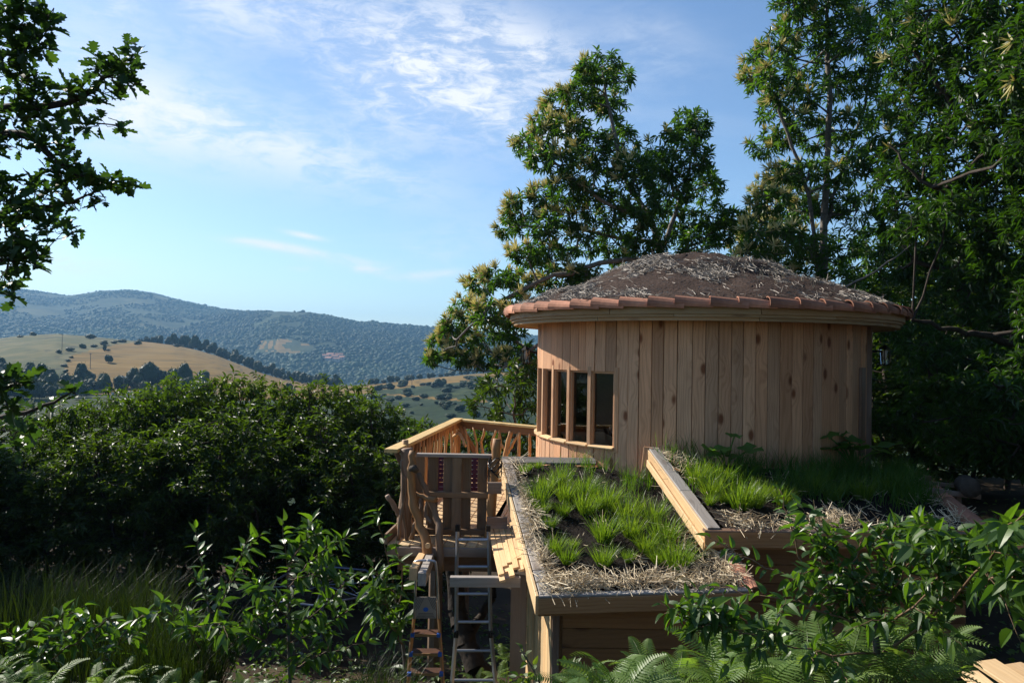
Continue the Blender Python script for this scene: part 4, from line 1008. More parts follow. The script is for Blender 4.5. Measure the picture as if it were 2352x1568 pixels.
# floor boards run away from the viewer, slightly askew
for i in range(22):
    x = -1.22 + i*.118; y0 = 7.82 if x < -.18 else 8.9; y1 = 12.05
    if x > .3: y0 = 9.2; y1 = 11.6
    if x > .75: break
    off = .22*(x+1.3)*.2
    plank_between('floor_board', deck, M_['deck'], (x, y0+random.uniform(-.02,.02), ZD), (x+.36, y1, ZD), .112, .028, (0,0,1))
for y in (7.92, 9.2, 10.6, 11.8): plank_between('joist', deck, M_['darkbeam'], (-1.27+.09*(y-7.9), y, ZD-.075), (.25, y, ZD-.075), .06, .11, (0,0,1))
plank_between('front_beam', deck, M_['darkbeam'], (-1.27, 7.80, ZD-.05), (-.18, 7.80, ZD-.05), .05, .09, (0,0,1))
plank_between('front_beam', deck, M_['darkbeam'], (-1.18, 7.98, ZD-.21), (.1, 7.98, ZD-.21), .08, .16, (0,0,1))
plank_between('kick_board', deck, M_['pallet'], Vector((c_near.x-.02, 7.85, ZD+.06)), Vector((c_near.x+.10, 9.3, ZD+.06)), .11, .03, (-1,.1,0))
for (x, y) in ((-.95, 9.8), (-.7, 11.7), (.35, 9.4)): 
    mb = MB(); V, a, b = tube([(x,y,-5.0),(x,y,ZD-.05)], [.10,.085], 8); mb.put(V,a,b); add('post', mb.mesh('post', M_['oldpole']), deck)
# hand rails
rail = plank_between('railing', deck, M_['rail'], c_near+Vector((-.02,-.1,ZR+.02)), c_far+Vector((.02,.06,ZR+.02)), .15, .04, (0,0,1))
plank_between('hand_rail', rail, M_['rail'], c_far+Vector((.06,.0,ZR+.015)), c_hut+Vector((.03,0,ZR+.015)), .13, .035, (0,0,1))
dfar = (c_hut-c_far); nfar = Vector((dfar.y, -dfar.x, 0)).normalized()
plank_between('rail_board', rail, M_['cladding'], c_far+Vector((.05,0,ZR-.06)), c_hut+Vector((.0,0,ZR-.06)), .11, .03, nfar)
plank_between('rail_board', rail, M_['cladding'], c_near+Vector((.03,.5,ZR-.06)), c_far+Vector((.03,0,ZR-.06)), .10, .03, (1,-.1,0))
plank_between('bottom_rail', rail, M_['baluster'], c_far+Vector((.05,0,ZD+.08)), c_hut+Vector((0,0,ZD+.08)), .06, .04, (0,0,1))
plank_between('bottom_rail', rail, M_['baluster'], c_near+Vector((.03,.2,ZD+.08)), c_far+Vector((.03,0,ZD+.08)), .06, .04, (0,0,1))
def stick(name, parent, pts, rad, mat, n=10, sides=7, jit=.004, r=None):
    pts = smooth_path(pts, n, jit); p0 = Vector(tuple(pts[0])); d = Vector(tuple(pts[-1]-pts[0]))
    W = frame(d, (0.3,-1,.2) if abs(d.normalized().z) > .5 else (0,0,1), p0); Wi = np.array(W.inverted())
    L = pts @ Wi[:3,:3].T + Wi[:3,3]; mb = MB(); rr = np.interp(np.linspace(0,1,n), np.linspace(0,1,len(np.atleast_1d(rad))), np.atleast_1d(rad))
    V, a, b = tube(L, rr, sides); mb.put(V, a, b)
    return add(name, mb.mesh(name, mat, smooth=True), parent, W)
rb = random.Random(11)
for i in range(19):                                      # left side: branches set close together
    f = .10 + .86*i/18; c = c_near*(1-f)+c_far*f + Vector((.03,0,0)); k = rb.uniform(-.10,.10)
    stick('baluster', rail, [(c.x,c.y,ZD+.06),(c.x+rb.uniform(-.04,.04), c.y+k*.6, (ZD+ZR)/2+rb.uniform(-.1,.1)),(c.x, c.y+k, ZR-.02)], [.026,.021,.018], M_['baluster'])
def far_pt(f, z): p = c_far*(1-f)+c_hut*f; return np.array([p.x, p.y-.01, z])
for (pts, rad) in [(((.13,0),(.16,.5),(.10,1)), .022), (((.36,0),(.42,.22),(.33,.6),(.37,1)), .024), (((.45,0),(.52,.3),(.46,.7),(.52,1)), .022), (((.60,0),(.545,.35),(.58,.7),(.545,1)), .020),
                   (((.64,0),(.635,.5),(.70,1)), .040), (((.655,.55),(.71,.72),(.80,.98)), .022), (((.80,0),(.80,1)), .026), (((.925,0),(.925,1)), .026), (((.25,0),(.28,.5),(.22,1)), .02), (((.63,.62),(.56,.78),(.55,.9)), .018)]:
    stick('baluster', rail, [far_pt(f, ZD+.08+(ZR-ZD-.16)*z) for f, z in pts], [rad*1.15, rad, rad*.85], M_['baluster'])
# brace and branch at the far corner
stick('brace', rail, [c_far+Vector((.02,-.05,ZR-.03)), c_far+Vector((.34,-.15,ZR-.55)), c_far+Vector((.55,-.2,ZD+.05))], [.045,.045,.05], M_['pole'])
stick('corner_post', rail, [c_far+Vector((0,0,ZD-.1)), c_far+Vector((.02,0,ZR))], [.06,.055], M_['pole'])
stick('brace', rail, [c_far+Vector((-.05,-.4,ZR-.25)), c_far+Vector((.08,-.6,ZR-.15)), c_far+Vector((.2,-.9,ZR-.3))], [.03,.026,.02], M_['baluster'])
# posts beside the gate
def z_at(dy, dx, Y): return P(dx, dy, Y).z
gp = thing('gate_post', P(1130, 1285, 8.15), 'peeled reddish pole with black wire right of the pallet gate', 'post')
stick('pole', gp, [P(1118,1300,8.15), P(1128,1180,8.15), P(1136,1090,8.15), P(1141,1008,8.15)], [.052,.053,.050,.045], M_['pole'], 12, 9)
mb = MB(); c = PV(1137,1072,8.08); r2 = np.random.default_rng(4)
for k in range(5):
    a = np.linspace(0, 6.28, 14); q = np.stack([c[0]+.075*np.cos(a), c[1]+.07*np.sin(a), c[2]+.03*(k-2)+.05*np.sin(a*2+k)], 1)
    V, A, B = tube(q, .006, 4); mb.put(V, A, B)
add('tie_wire', mb.mesh('tie_wire', M_['black']), gp)
lp = thing('forked_post', P(935, 1260, 8.1), 'thick dark post left of the gate with rail resting on it', 'post')
stick('pole', lp, [P(925,1262,8.2), P(930,1180,8.2), P(937,1100,8.2), P(934,1030,8.2)], [.085,.082,.078,.07], M_['oldpole'], 12, 9, .006)
stick('stub', lp, [P(928,1200,8.2), P(910,1170,8.15), P(889,1138,8.1)], [.03,.03,.026], M_['oldpole'])
stick('stub', lp, [P(930,1075,8.3), P(916,1052,8.3), P(908,1030,8.3)], [.03,.03,.028], M_['oldpole'])
bp = stick('short_post', None, [P(931,1060,8.5), P(931,1010,8.5)], [.037,.036], M_['fascia'], 3, 8, 0); tag(bp, 'pale sawn post stub behind the railing end', 'post')
c1 = thing('leaning_pole', P(985, 1290, 7.7), 'long peeled pole leaning before the gate from post to deck edge', 'pole')
stick('pole', c1, [P(948,1035,7.95), P(945,1090,7.92), P(947,1150,7.9), P(962,1200,7.85), P(980,1250,7.75), P(984,1300,7.7)], [.036,.042,.047,.046,.052,.050], M_['pole'], 20, 9, .006)
stick('collar', c1, [P(942,1078,7.93), P(950,1074,7.86), P(957,1080,7.9)], [.03,.04,.03], M_['barkdark'], 6, 7)
mb = MB(); V, a, b = tube([PV(983,1252,7.66), PV(982,1253,7.60)], [.028,.027], 10); mb.put(V,a,b); add('cut_knot', mb.mesh('cut_knot', M_['fresh']), c1)
c2 = thing('leaning_pole', P(1005, 1305, 7.75), 'forked pole with side branch crossing the pallet gate', 'pole')
stick('pole', c2, [P(962,1085,8.0), P(980,1130,7.95), P(1000,1180,7.9), P(1010,1225,7.8), P(1009,1310,7.75)], [.028,.031,.036,.040,.040], M_['oldpole'], 18, 8, .005)
stick('side_branch', c2, [P(955,1135,7.95), P(975,1142,7.88), P(1000,1148,7.82)], [.022,.026,.030], M_['pole'], 8, 7)
stick('side_branch', c2, [P(985,1140,7.95), P(978,1180,7.95), P(990,1200,7.9)], [.02,.02,.02], M_['oldpole'], 8, 6)
for (pts, lab) in [([(937,1250),(930,1190),(925,1120),(921,1060)], 'thin grey branch upright at the left deck corner'), ([(917,1240),(922,1180),(932,1130),(930,1090)], 'bent bare branch outside the left deck post')]:
    tag(stick('bare_branch', None, [P(x, y, 8.0) for x, y in pts], [.022,.02,.016], M_['oldpole'], 12, 7, .006), lab, 'branch')
tag(stick('bare_branch', None, [P(944,1240,8.05), P(955,1200,8.0), P(965,1165,8.0), P(967,1140,8.05)], [.026,.022,.018], M_['oldpole'], 12, 7, .006), 'pale crooked branch propped inside the leaning poles', 'branch')
# pallet gate
g0, g1 = P(958, 1040, 8.22), P(1133, 1043, 8.22); gx = (g1-g0).normalized(); gz0 = g0.z; gzb = P(1045, 1228, 8.22).z
gate = thing('pallet_gate', (g0.x, g0.y, gzb), 'closed gate made of an upright wooden pallet', 'gate')
def gpos(dx, z, dy=0): return Vector((g0.x + (dx-958)/(1133-958)*(g1.x-g0.x), 8.22+dy, z))
H = gz0-gzb
for (a, b_, off) in [(953,976,.0),(984,1007,.02),(1019,1042,.02),(1040,1062,-.035),(1060,1083,.02),(1098,1120,.02)]:
    c = gpos((a+b_)/2, (gz0+gzb)/2-.0, off); w = (b_-a)/(1133-958)*(g1.x-g0.x)
    board('slat', gate, M_['pallet'], H-.04, w, .02, c + Vector((0,0,-.02)), (0,0,1), (rb.uniform(-.03,.03),-1,0))
for z, th in ((gz0-.018, .045), (gzb+H*.50, .075), (gzb+.04, .08)):
    plank_between('rail', gate, M_['grey' if z > gz0-.03 else 'pallet'], gpos(958, z, -.005), gpos(1133, z, -.005), .09, th*.8, (0,0,1))
c = gpos(1127, (gz0+gzb)/2, -.02); board('slat', gate, M_['pallet'], H-.05, .05, .03, c, (0,0,1), (0,-1,0))
# purple slatted chairs standing behind the gate
def chair(dx, Y, label):
    p = P(dx, 1200, Y); x0 = p.x; o = thing('garden_chair', (x0, Y, ZD), label, 'chair', 'purple garden chairs on the deck')
    mb = MB(); 
    for k in range(9): mb.box((x0-.17, Y, ZD+.36+k*.052), (x0+.17, Y+.02, ZD+.36+k*.052+.044))
    for k in (-1, -.33, .33, 1): mb.box((x0+k*.15-.018, Y-.004, ZD+.36), (x0+k*.15+.018, Y+.024, ZD+.825))
    add('backrest', mb.mesh('backrest', M_['purple']), o)
    mb = MB(); 
    for k in range(8): mb.box((x0-.18, Y+.02+k*.05, ZD+.42), (x0+.18, Y+.055+k*.05, ZD+.435))
    add('seat', mb.mesh('seat', M_['purple']), o)
    for sx in (-1,1):
        for sy in (0,1):
            mb = MB(); V, a, b = tube([(x0+sx*.17, Y+sy*.38, ZD+.015), (x0+sx*.17, Y+(1-sy)*.1+sy*.3, ZD+.44)], .010, 6); mb.put(V,a,b); add('leg', mb.mesh('leg', M_['black']), o)
chair(1013, 8.75, 'purple slatted chair behind the left gap of the gate'); chair(1078, 8.75, 'purple slatted chair behind the right gap of the gate')
# boards jutting from the shed towards the gate
for (dx0, dx1, dy, lab) in [(1121,1152,1120,'upper'),(1118,1165,1200,'lower')]:
    a, b = P(dx0, dy, 7.9), P(dx1, dy, 7.9); tag(plank_between('bracket_board', None, M_['darkbeam'], a, b, .12, .05, (0,-1,0)), lab + ' short dark board jutting from the shed rim towards the gate', 'board')
# long beam and the planks stacked on it
tag(plank_between('support_beam', None, M_['grey'], P(1034,1334,6.55), P(1195,1335,6.55), .085, .07, (0,-1,0)), 'grey beam jutting left under the stacked planks', 'beam')
rs_ = random.Random(21); names_ = ['outermost', 'second', 'third', 'fourth', 'fifth', 'sixth', 'seventh', 'eighth', 'ninth', 'innermost']
for i in range(10):
    row, lay = i % 5, i // 5; 
    xn = -.045 + row*.043; xf = -.225 + row*.062
    z = -1.955 + lay*.022 + (.012*row)
    y0 = 6.38 + rs_.uniform(0,.35)*(1 if row else .2) + lay*.12; y1 = 8.30 + rs_.uniform(-.25,.12)
    f0 = (y0-6.4)/(8.4-6.4); f1 = (y1-6.4)/2.0
    o = plank_between('loose_plank', None, M_['fresh'], (xn*(1-f0)+xf*f0, y0, z), (xn*(1-f1)+xf*f1, y1, z+.02), .05+.0*row, .020, (-.25,-.05,1), .002)
    tag(o, names_[i] + ' fresh sawn plank of the pile along the left side of the shed', 'plank', 'planks stacked beside the shed')
# two joists pointing at the viewer
for (a, b, m, lab) in [((949,1318,6.9),(975,1272,8.0),'fresh','left pale joist end poking out under the deck'),((969,1330,6.8),(992,1272,8.0),'grey','right greyish joist end poking out under the deck')]:
    tag(plank_between('joist_end', None, M_[m], P(*a), P(*b), .075, .115, (0,0,1)), lab, 'joist')
# straight ladder with flared foot section
lad = thing('aluminium_ladder', P(1085, 1580, 7.6), 'grey aluminium ladder hanging from the deck edge', 'ladder')
yl = 7.62
def LP(dx, dy, Y=yl): return PV(dx, dy, Y)
for pts in ([(1051,1210),(1049,1300),(1048,1455)], [(1122,1210),(1124,1300),(1127,1455)]):
    mb = MB(); V, a, b = tube([LP(*p) for p in pts], [.020]*len(pts), 4); mb.put(V, a, b); add('stile', mb.mesh('stile', M_['alu']), lad)
for pts in ([(1048,1450),(1038,1568),(1030,1660)], [(1127,1450),(1138,1568),(1146,1660)]):
    mb = MB(); V, a, b = tube([LP(*p, yl-.03) for p in pts], [.021]*len(pts), 4); mb.put(V, a, b); add('stile', mb.mesh('stile', M_['alu']), lad)
for k, (y, xl, xr) in enumerate([(1239,1050,1123),(1301,1049,1123),(1363,1048,1124),(1427,1048,1126),(1493,1045,1130),(1561,1038,1137),(1630,1034,1143)]):
    mb = MB(); V, a, b = tube([LP(xl+3, y), LP(xr-3, y)], .016, 8); mb.put(V, a, b); add('rung', mb.mesh('rung', M_['alu']), lad)
for (x, y) in ((1048,1455),(1127,1455),(1051,1212),(1122,1212)):
    mb = MB(); p = LP(x, y, yl-.02); mb.box(p-np.array([.022,.03,.03]), p+np.array([.022,.03,.03])); add('hinge', mb.mesh('hinge', M_['black']), lad)
# step ladder
st = thing('step_ladder', P(978, 1600, 7.3), 'narrow step ladder with ribbed platform and blue caps under the deck', 'ladder')
ys = 7.25; hoop = [(951,1420),(955,1330),(949,1300),(955,1289),(975,1286),(995,1288),(1002,1298),(1006,1360),(1008,1420)]
mb = MB(); V, a, b = tube(smooth_path([PV(x,y,ys-.02) for x,y in hoop], 34), .013, 7); mb.put(V,a,b); add('hoop', mb.mesh('hoop', M_['alu'], True), st)
for pts in ([(951,1415),(945,1460),(940,1510),(935,1580),(932,1640)], [(1007,1415),(1011,1460),(1015,1510),(1019,1580),(1022,1640)]):
    mb = MB(); V, a, b = tube([PV(x,y,ys-.05*(i)) for i,(x,y) in enumerate(pts)], .014, 4); mb.put(V,a,b); add('stile', mb.mesh('stile', M_['bronze']), st)
for pts in ([(956,1380),(944,1500),(936,1640)], [(1004,1380),(1012,1500),(1018,1640)]):
    mb = MB(); V, a, b = tube([PV(x,y,ys+.12+.22*i) for i,(x,y) in enumerate(pts)], .011, 4); mb.put(V,a,b); add('rear_leg', mb.mesh('rear_leg', M_['bronze']), st)
for k, (y, xl, xr) in enumerate([(1457,945,1011),(1501,941,1014),(1546,937,1017),(1592,934,1020)]):
    Y = ys-.05-.045*k; a, b = PV(xl+3,y,Y), PV(xr-3,y,Y); t = add('step', board_mesh(float(np.linalg.norm(b-a)), .11, .012, M_['tread']), st, frame(b-a, (0,-.12,1), (a+b)/2+np.array([0,.055,.0])))
    mb = MB(); mb.box((a[0],a[1]-.012,a[2]-.012),(b[0],b[1]-.001,b[2]+.006)); add('lip', mb.mesh('lip', M_['bronze']), t)
    for p in (a, b): mb = MB(); mb.box(p-np.array([.018,.03,.014]), p+np.array([.018,.02,.018])); add('cap', mb.mesh('cap', M_['blue']), t)
# ribbed platform folded up, with its chevron grooves and blue badge
q = [PV(956,1371,ys-.03), PV(1001,1371,ys-.03), PV(1002,1418,ys-.07), PV(954,1418,ys-.07)]; ctr = sum(q)/4; pw = .20; ph = .20
Wp = frame(Vector(tuple(q[1]-q[0])), Vector((0,-1,.15)), ctr)
pl = add('platform', board_mesh(pw, ph, .014, M_['panelgrey']), st, Wp)
def strip(name, a, b, w, mat, z=.0085):
    d = np.array(b)-np.array(a); n_ = np.array([-d[1], d[0]]); n_ = n_/np.linalg.norm(n_)*w/2; mb = MB(); v = [np.array(a)-n_, np.array(b)-n_, np.array(b)+n_, np.array(a)+n_]
    mb.put([(p[0],p[1],z-.002) for p in v]+[(p[0],p[1],z) for p in v], F4=[(4,5,6,7),(0,1,5,4),(1,2,6,5),(2,3,7,6),(3,0,4,7)]); return add(name, mb.mesh(name, mat), pl, Wp)
for k in range(6):
    o = .016*k
    for s in (-1, 1):
        x0, y0 = s*(.020+o*1.0), .095; x1, y1 = s*min(.097, .074+o*.35+.02*k*0+o), max(-.048+o*1.9, -.05)
        y1 = .095 - (abs(x1)-abs(x0))*2.0; 
        if y1 < -.045: x1 = s*(abs(x0)+.07); y1 = -.045
        strip('groove', (x0,y0), (x1,y1), .005, M_['paneldark'])
for k in range(4): strip('groove', (-.07-.007*k,-.052-.013*k), (.07+.007*k,-.052-.013*k), .005, M_['paneldark'])
mb = MB(); V, a, b = tube([(0,-.005,.007),(0,-.005,.0105)], .026, 10); V = V*np.array([1,.8,1])+np.array([0,-.005*0-.012,0]); mb.put(V,a,b); add('badge', mb.mesh('badge', M_['blue']), pl, Wp)
# octagonal tube frame (rotary dryer) standing in the shade below
hx = P(741, 1342, 11.0); dr = thing('rotary_dryer', (hx.x, hx.y, -4.6), 'eight sided grey tube frame with spokes in the hedge shade', 'clothes dryer')
R8 = .84; oc = [np.array([hx.x+R8*math.cos(math.radians(a)), hx.y+R8*math.sin(math.radians(a)), hx.z+.03*math.cos(math.radians(a-60))]) for a in np.arange(8)*45+8]
mb = MB(); V, a, b = tube([(hx.x,hx.y,-4.9),(hx.x,hx.y,hx.z+.33)], .025, 8); mb.put(V,a,b); add('post', mb.mesh('post', M_['steelblue']), dr)
for i in range(8):
    mb = MB(); V, a, b = tube([oc[i], oc[(i+1)%8]], .015, 6); mb.put(V,a,b); add('rim_tube', mb.mesh('rim_tube', M_['steelblue']), dr)
    mb = MB(); V, a, b = tube([np.array(hx), oc[i]], .008, 5); mb.put(V,a,b); add('spoke', mb.mesh('spoke', M_['steelblue']), dr)
    if i % 2: 
        mb = MB(); V, a, b = tube([np.array([hx.x,hx.y,hx.z+.31]), oc[i]], .003, 3); mb.put(V,a,b); add('stay_wire', mb.mesh('stay_wire', M_['steelblue']), dr)
# rack behind the right planted roof
rk = thing('wooden_rack', P(2170, 1150, 7.6), 'dark wooden rack holding a log beyond the right planted roof', 'rack')
plank_between('slat', rk, M_['darkbeam'], P(2118,1107,7.9), P(2212,1117,7.9), .05, .04, (0,0,1)); plank_between('slat', rk, M_['darkbeam'], P(2132,1125,7.6), P(2250,1140,7.6), .05, .05, (0,0,1))
plank_between('upright', rk, M_['darkbeam'], P(2131,1150,7.9), P(2131,1092,7.9), .06, .04, (0,-1,0)); plank_between('upright', rk, M_['darkbeam'], P(2200,1260,7.7), P(2200,1130,7.7), .05, .05, (0,-1,0))
tag(stick('log', None, [P(2216,1112,7.75), P(2232,1122,7.45)], [.10,.095], M_['barkdark'], 4, 12), 'short round log lying on the dark rack', 'log')
# sawn boards stacked in the bottom right corner
for i, (a, b, w, lab) in enumerate([((2262,1520,5.0),(2430,1630,4.4),.16,'uppermost weathered board of the pile in the bottom right corner'),((2320,1528,5.1),(2460,1590,4.6),.17,'grey tipped board behind the uppermost one in the bottom right'),((2225,1545,4.9),(2390,1680,4.2),.13,'narrow pale board at the left of the bottom right pile'),((2210,1575,4.85),(2350,1700,4.2),.10,'lowest pale board with jagged end in the bottom right pile')]):
    p, q = P(*a), P(*b); tag(plank_between('stacked_board', None, M_['fascia' if i % 2 else 'fresh'], p, q, w, .03, (-.1,-.3,1)), lab, 'board', 'boards in the bottom right corner')
# ------------------------------------------------------------------ trees and plants
LEAF8_V = np.array([(0,0,0),(-.5,.36,.10),(0,.36,0),(.5,.36,.10),(-.36,.70,.04),(0,.70,-.05),(.36,.70,.04),(0,1,-.16)])
LEAF8_F = np.array([(0,2,1),(0,3,2),(1,2,5),(1,5,4),(2,3,6),(2,6,5),(4,5,7),(5,6,7)])
def serrate_leaf(n=9, tip=1.0, fold=.16, droop=.22, teeth=.05, wmax=.5, belly=.45):
    """ovate toothed blade, unit length, width 2*wmax"""
    V = [(0, 0, 0)]; mid = [0]; Lf = [0]; Rt = [0]
    for i in range(1, n):
        y = i/n; w = wmax*math.sin(math.pi*y**(.75 if belly < .5 else 1.0))**.8*(1-.25*y) + (teeth if i % 2 else 0)
        z = -droop*y*y
        V += [(-w, y-.03, z+fold*w*1.6), (0, y, z), (w, y-.03, z+fold*w*1.6)]; k = len(V); Lf.append(k-3); mid.append(k-2); Rt.append(k-1)
    V.append((0, tip, -droop)); t = len(V)-1; F = [(0,mid[1],Lf[1]), (0,Rt[1],mid[1])]
    for i in range(1, n-1):
        F += [(Lf[i],mid[i],mid[i+1]),(Lf[i],mid[i+1],Lf[i+1]),(mid[i],Rt[i],Rt[i+1]),(mid[i],Rt[i+1],mid[i+1])]
    F += [(Lf[-1],mid[-1],t),(mid[-1],Rt[-1],t)]
    return np.array(V, float), np.array(F)
def oak_leaf():
    out = [(0,0),(.06,.10),(.16,.16),(.12,.24),(.26,.30),(.32,.40),(.18,.44),(.34,.54),(.38,.64),(.20,.66),(.27,.78),(.26,.88),(.10,.90),(0,1.0)]
    V = [(x, y, .22*x - .15*y*y) for x, y in out]; V += [(-x, y, .22*x - .15*y*y) for x, y in out[1:-1]]; n = len(out)
    mid = [(0, y, -.15*y*y-.01) for y in (.2, .42, .65, .88)]; m0 = len(V); V += mid; F = []
    mi = [0] + [m0+i for i in range(4)] + [n-1]; my = [0,.2,.42,.65,.88,1.0]
    def near_mid(y): return mi[int(np.argmin([abs(y-q) for q in my]))]
    for side in (0, 1):
        ids = list(range(n)) if side == 0 else [0] + list(range(n, n+n-2)) + [n-1]
        for a, b in zip(ids[:-1], ids[1:]):
            ya, yb = V[a][1], V[b][1]; ma, mb_ = near_mid(ya), near_mid(yb)
            tri = [(a, b, mb_)] + ([(a, mb_, ma)] if ma != mb_ else [])
            for t in tri:
                if len(set(t)) == 3: F.append(t if side == 0 else t[::-1])
    return np.array(V, float), np.array(F)
SPIKE_V = np.array([(-.5,0,-.3),(.5,0,-.3),(0,0,.6),(-.45,.6,.5),(.45,.6,.5),(0,.6,1.3),(0,1,.6)])
SPIKE_F = np.array([(0,1,4),(0,4,3),(1,2,5),(1,5,4),(2,0,3),(2,3,5),(3,4,6),(4,5,6),(5,3,6)])
class Skel:
    def __init__(s, seed): s.p = []; s.par = []; s.r0 = []; s.r = np.random.default_rng(seed); s.tips = []; s.tipd = []; s.tipc = []; s.main = []
    def node(s, p, par, r0=0.0): s.p.append(np.asarray(p, float)); s.par.append(par); s.r0.append(r0); return len(s.p)-1
    def limb(s, pts, ra, rb, n=14, jit=.02, attach=True):
        q = smooth_path(pts, n, 0); q[1:-1] += s.r.normal(0, jit, q[1:-1].shape); last = -1
        if attach and s.p: A = np.array(s.p); last = int(np.argmin(np.linalg.norm(A-q[0], axis=1)))
        ids = []
        for i, p in enumerate(q): last = s.node(p, last, ra+(rb-ra)*i/(n-1)); ids.append(last)
        s.main += ids; return ids
    def blob(s, c, rad, ntips, shell=.35, up=.25, lim=None, flower=0.0, attach=None):
        c = np.asarray(c, float); rad = np.broadcast_to(np.asarray(rad, float), (3,)); ids = attach if attach is not None else s.main; A = np.array([s.p[i] for i in ids])
        d = np.linalg.norm(A-c, axis=1) + np.maximum(0, A[:,2]-c[2])*.9; j = ids[int(np.argmin(d))]; a = s.p[j]
        nst = max(2, int(np.linalg.norm(c-a)/.35)); last = j; sub = []
        if np.linalg.norm(c-a) > .12:
            for i in range(1, nst+1):
                f = i/nst; q = a*(1-f)+c*f + s.r.normal(0, .03, 3); q[2] -= .12*np.linalg.norm(c-a)*math.sin(math.pi*f)*.6
                last = s.node(q, last); sub.append(last)
        else: sub = [j]
        u = rand_dirs(ntips, s.r); u[:,2] += up*s.r.random(ntips); q = s.r.uniform(shell, 1, ntips)**(1/1.6)
        T_ = c + u*q[:,None]*rad; T_ = T_[np.argsort(np.linalg.norm(T_-c, axis=1))]
        pts = [s.p[i] for i in sub]
        for t in T_:
            B = np.array(pts); k = int(np.argmin(np.linalg.norm(B-t, axis=1))); b = B[k]; m = (b+t)/2 + s.r.normal(0, .02, 3) - np.array([0,0,.02])
            i1 = s.node(m, sub[k]); i2 = s.node(t, i1); sub += [i1, i2]; pts += [m, t]; s.tips.append(i2); s.tipc.append((c, flower))
            dd = t-m; dd = dd/(np.linalg.norm(dd)+1e-6); s.tipd.append(dd)
    def branches(s, rt=.0028, pw=.46, sides=5, mn=0.0):
        n = len(s.p); cnt = np.zeros(n); 
        for i in s.tips: cnt[i] += 1
        for i in range(n-1, -1, -1):
            if s.par[i] >= 0: cnt[s.par[i]] += cnt[i]
        r = np.maximum(np.maximum(rt*np.maximum(cnt,1)**pw, np.array(s.r0)), mn); Pn = np.array(s.p); par = np.array(s.par); k = np.where(par >= 0)[0]
        a, b = Pn[par[k]], Pn[k]; ra, rb = np.minimum(r[par[k]], r[k]*1.6), r[k]; d = norm(b-a); ref = np.where(np.abs(d[:,2:3]) < .9, np.array([[0,0,1.]]), np.array([[1.,0,0]]))
        x = norm(np.cross(d, ref)); y = np.cross(d, x); ang = np.arange(sides)*2*math.pi/sides
        ring = np.cos(ang)[None,:,None]*x[:,None]+np.sin(ang)[None,:,None]*y[:,None]
        V = np.concatenate([a[:,None]+ring*ra[:,None,None], b[:,None]+ring*rb[:,None,None]], 1).reshape(-1,3)
        q = np.arange(sides); q2 = (q+1) % sides; f = np.stack([q, q2, q2+sides, q+sides], 1)[:, ::-1]
        F = (f[None]+(np.arange(len(k))*2*sides)[:,None,None]).reshape(-1,4); return V, F
    def leaves(s, per, lmin, lmax, wr, spread=(45,85), shoot=.14, droop=.35, light=None, bias=0.0):
        """positions, frames, scales, tints for the leaves round every shoot"""
        r = s.r; tp = np.array([s.p[i] for i in s.tips]); td = np.array(s.tipd); n = len(tp); N_ = n*per
        tp = np.repeat(tp, per, 0); td = np.repeat(td, per, 0); k = np.tile(np.arange(per), n); t = (k+r.random(N_)*.8)/per
        ref = norm(r.normal(size=(n,3))); ref = np.repeat(ref, per, 0); x = norm(np.cross(td, ref)); y = np.cross(td, x)
        az = k*2.39996+r.normal(0,.35,N_); an = np.radians(r.uniform(*spread, N_))*(.45+.55*t**.6*1.0)
        ax = td*np.cos(an)[:,None] + (x*np.cos(az)[:,None]+y*np.sin(az)[:,None])*np.sin(an)[:,None]; ax[:,2] -= droop*r.uniform(.3,1.3,N_); ax = norm(ax)
        pos = tp - td*(shoot*t)[:,None]
        nr = np.stack([r.normal(0,.45,N_), r.normal(0,.45,N_), np.ones(N_)], 1); R = frames(ax, nr)
        ln = r.uniform(lmin, lmax, N_)*(.75+.25*np.sin(math.pi*np.clip(t+.15,0,1))); w = ln*wr*r.uniform(.85,1.15,N_)
        tint = np.clip(r.normal(.45+bias, .22, N_) + .25*(1-t)*0, 0, 1)
        return pos, R, np.stack([w, ln, ln*r.uniform(.5,1.8,N_)], 1), tint
    def catkins(s, per, lmin, lmax, prob_fn):
        r = s.r; tp = np.array([s.p[i] for i in s.tips]); s.tp0 = tp; td = np.array(s.tipd); c = np.array([q[0] for q in s.tipc]); fl = np.array([q[1] for q in s.tipc])
        keep = r.random(len(tp)) < prob_fn(tp, c) ; tp, td, c = tp[keep], td[keep], c[keep]; n = len(tp)
        tp = np.repeat(tp, per, 0); d = np.repeat(td*.4+norm(tp-c)*.6 if False else td*.4+norm(np.array(s.tp0)[keep]-c)*.6, per, 0) + r.normal(0, .55, (n*per,3)); d[:,2] += .45; d = norm(d)
        R = frames(d, r.normal(size=(n*per,3))); ln = r.uniform(lmin, lmax, n*per); w = np.full(n*per, .019)*r.uniform(.7,1.3,n*per)
        return scatter(SPIKE_V, SPIKE_F, R, tp, np.stack([w, ln, w], 1), r.random(n*per))
def sun_side(tp, c):
    d = norm(tp-c); return np.clip((d @ np.array([-.62,-.15,.77]))*1.2+.22, 0, 1)
